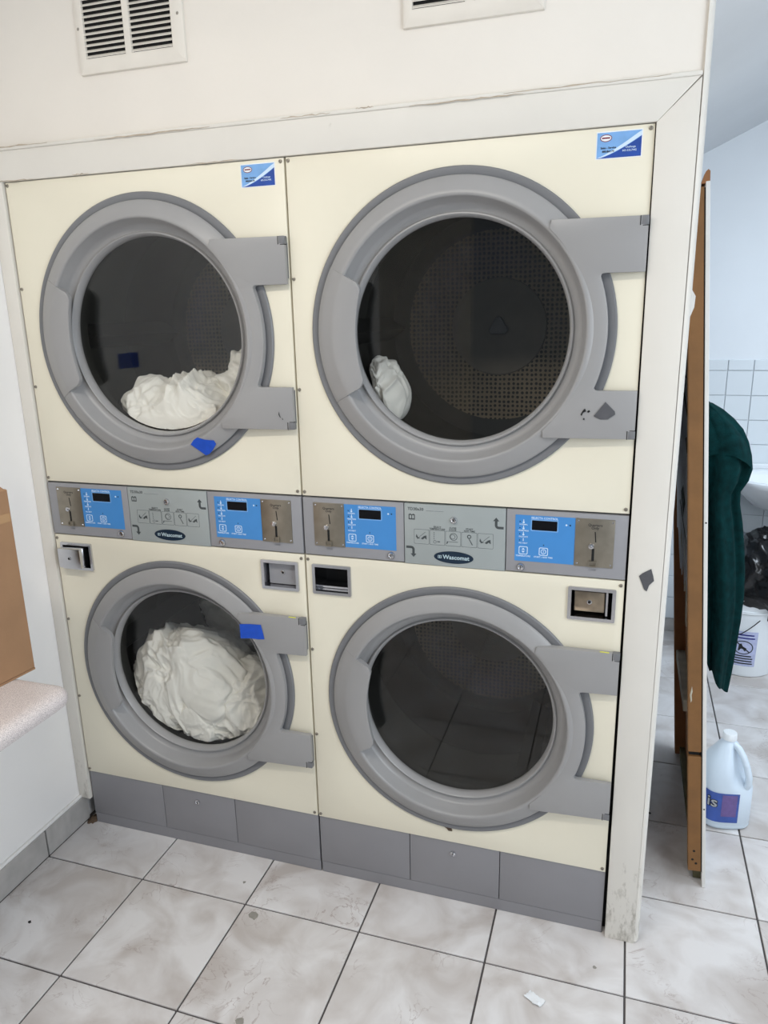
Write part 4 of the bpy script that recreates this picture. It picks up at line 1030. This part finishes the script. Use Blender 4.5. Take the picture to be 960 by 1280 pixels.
bwrap(plate('prohibition_bar', [(-0.030 + 0.056 * k / 6, 0.166 - 0.045 * k / 6) for k in range(7)] + [(0.030 - 0.056 * k / 6, 0.124 + 0.045 * k / 6) for k in range(7)], [], 0, 0.0005, PRINTG, bk), A0, 0.0014)
bwrap(plate('warning_figure', [(-0.020, 0.128), (0.010, 0.128), (0.014, 0.142), (-0.002, 0.150), (-0.008, 0.164), (-0.018, 0.158)], [], 0, 0.0005, PRINTG, bk), A0, 0.0010)
for z, w_ in ((0.205, 0.040), (0.190, 0.044), (0.104, 0.036), (0.092, 0.042), (0.080, 0.040), (0.068, 0.043)):
    bwrap(plate('print_line', [(-w_ + 2 * w_ * k / 8, z - 0.003) for k in range(9)] + [(w_ - 2 * w_ * k / 8, z + 0.003) for k in range(9)], [], 0, 0.0005, BLUP if z > 0.18 else PRINTG, bk), A0, 0.0011)
bucket_patch('brand_patch', A0 - 43, A0 - 31, 0.150, 0.230, BLUP, 0.0008)
for z, s in ((0.130, 'EA'), (0.112, 'C'), (0.095, 'ne')):
    bwrap(text('bucket_lettering', s, 0.022, 0, z, 0, PRINTK, bk, bold=0.03), A0 - 36, 0.0010)
tube('bucket_handle', [(0.153 * math.cos(math.radians(a)), 0.153 * math.sin(math.radians(a)) - 0.008, z) for a, z in ((283, 0.285), (275, 0.262), (266, 0.238), (258, 0.218), (250, 0.205), (240, 0.200))], 0.0022, DARK, bk)

def bag(name, cx, cy, cz, rx, ry, rz, seed, m, flat=None, sub=5):
    bm = bmesh.new(); bmesh.ops.create_icosphere(bm, subdivisions=sub, radius=1)
    off = Vector((seed * 2.1, seed * 4.7, seed * 1.3))
    for v in bm.verts:
        p = v.co.copy(); q = p * 1.6 + off; wv = Vector((noise.noise(q), noise.noise(q + Vector((4, 4, 4))), noise.noise(q + Vector((8, 1, 2)))))
        h = 0.10 * (1 - 2.2 * abs(noise.noise(q * 1.3 + wv * 0.8))) + 0.07 * (1 - 2.2 * abs(noise.noise(q * 3 + wv))) + 0.12 * noise.noise(q * 0.8)
        p = p * (1 + h); v.co = (cx + p.x * rx, cy + p.y * ry, max(cz + p.z * rz, flat) if flat else cz + p.z * rz)
    return from_bm(name, bm, m, None, 180)
tag(bag('black_rubbish_bag', 2.215, 1.755, 0.445, 0.175, 0.160, 0.195, 3, BAGK, 0.245), 'glossy black rubbish bag spilling over the bucket rim', 'bag')
tag(bag('clear_plastic_bag', 2.072, 1.68, 0.560, 0.050, 0.055, 0.100, 8, CLEARP, None, 4), 'crumpled clear plastic bag beside the black rubbish bag', 'bag')

sk = empty('washbasin', (2.33, FW - 0.01, 0.70), 'white ceramic sink on the tiled washroom wall', 'sink')
def sink():
    bm = bmesh.new(); seg = 56
    # rings: half-width, front depth, z offset, blend to flat back ; local origin at wall centre
    prof = [(0.10, 0.16, -0.02, 0.03), (0.19, 0.28, 0.03, 0.02), (0.245, 0.365, 0.09, 0.01), (0.272, 0.405, 0.135, 0.004), (0.280, 0.415, 0.150, 0.003), (0.278, 0.413, 0.162, 0.004), (0.268, 0.402, 0.166, 0.010),
            (0.245, 0.380, 0.163, 0.085), (0.235, 0.368, 0.150, 0.095), (0.205, 0.330, 0.090, 0.110), (0.140, 0.270, 0.045, 0.140), (0.03, 0.215, 0.035, 0.195)]
    rings = []
    for hw, fd, z, bk_ in prof:
        ring = []
        for i in range(seg):
            a = 2 * math.pi * i / seg; c, s = math.cos(a), math.sin(a); e = 2.6
            k = (abs(c) ** e + abs(s) ** e) ** (-1 / e)
            cy_ = -(fd + bk_) / 2; ring.append(bm.verts.new((hw * c * k, cy_ + (fd - bk_) / 2 * s * k, z)))
        rings.append(ring)
    for a, b in zip(rings, rings[1:]):
        for i in range(seg): bm.faces.new([a[i], a[(i + 1) % seg], b[(i + 1) % seg], b[i]])
    bm.faces.new(rings[0]); bm.faces.new(rings[-1])
    return bm
from_bm('basin', sink(), CERAM, sk, 60)
box('basin_ledge', -0.27, 0.27, -0.030, 0.0, 0.10, 0.185, CERAM, sk, 0.008, 3)
lathe('overflow_ring', [(0.010, -0.034), (0.013, -0.034), (0.013, -0.030)], 0.0, 0.150, CHROME, sk, 16)
bm = bmesh.new(); bm_tube(bm, [(0, -0.045, 0.165), (0, -0.045, 0.23), (0, -0.06, 0.25), (0, -0.12, 0.25), (0, -0.14, 0.235)], 0.012, 12)
from_bm('tap', bm, CHROME, sk, 60)
bm = bmesh.new(); bm_tube(bm, [(0, -0.20, 0.0), (0, -0.20, -0.12), (0, -0.18, -0.16), (0, -0.10, -0.16), (0, 0.0, -0.16)], 0.018, 12)
from_bm('waste_pipe', bm, CAPW, sk, 60)

# ------------------------------------------------------------------ small things
chip(0.685, -0.205, 0.018, CHIP, 4); chip(0.800, -0.500, 0.014, CHIP, 9); chip(0.10, -0.400, 0.006, DARK, 2); chip(0.60, -0.10, 0.006, CHIP, 8); chip(1.585, -0.11, 0.006, CHIP, 6); chip(1.73, 0.55, 0.007, DARK, 12)
bm = bmesh.new(); bmesh.ops.create_grid(bm, x_segments=10, y_segments=8, size=1)
for v in bm.verts:
    p = v.co.copy(); v.co = (p.x * 0.022 + 0.004 * noise.noise(p * 2), p.y * 0.012 + 0.004 * noise.noise(p * 2 + Vector((3, 3, 3))), 0.003 + 0.005 * abs(noise.noise(p * 2.6 + Vector((1, 7, 2)))))
bmesh.ops.solidify(bm, geom=bm.faces[:], thickness=0.0008)
ps = from_bm('paper_scrap', bm, WHITEP, None, 60); ps.location = (1.453, -0.245, 0.0); ps.rotation_euler = (0, 0, -0.5)
tag(ps, 'small crumpled white paper scrap on the floor tile', 'paper scrap')
bm = bmesh.new(); bmesh.ops.create_icosphere(bm, subdivisions=3, radius=1)
for v in bm.verts:
    p = v.co.copy(); k = 1 + 0.5 * noise.noise(p * 2.2); v.co = (p.x * 0.016 * k, p.y * 0.022 * k, max(0, p.z * 0.012 * k))
lint = from_bm('lint_clump', bm, mat('brown_lint', (96, 78, 62), 0.95, var=0.3, vscale=120, bump=0.8, bscale=300), None, 180)
lint.location = (-0.014, 0.012, 0.0); tag(lint, 'brown lint clump in the corner by the left toe kick', 'lint')
# blue notice on the left wall, seen mirrored in the upper left door glass
nb = plate('wall_notice', rect(-0.055, 0.055, -0.025, 0.025), [], 0, 0.002, TAPEB, None)
nb.rotation_euler = (0, 0, math.radians(90)); nb.location = (LW + 0.0025, -0.435, 1.458)
tag(nb, 'blue notice on the left wall mirrored in the upper left door glass', 'notice')
bpy.context.view_layer.update()
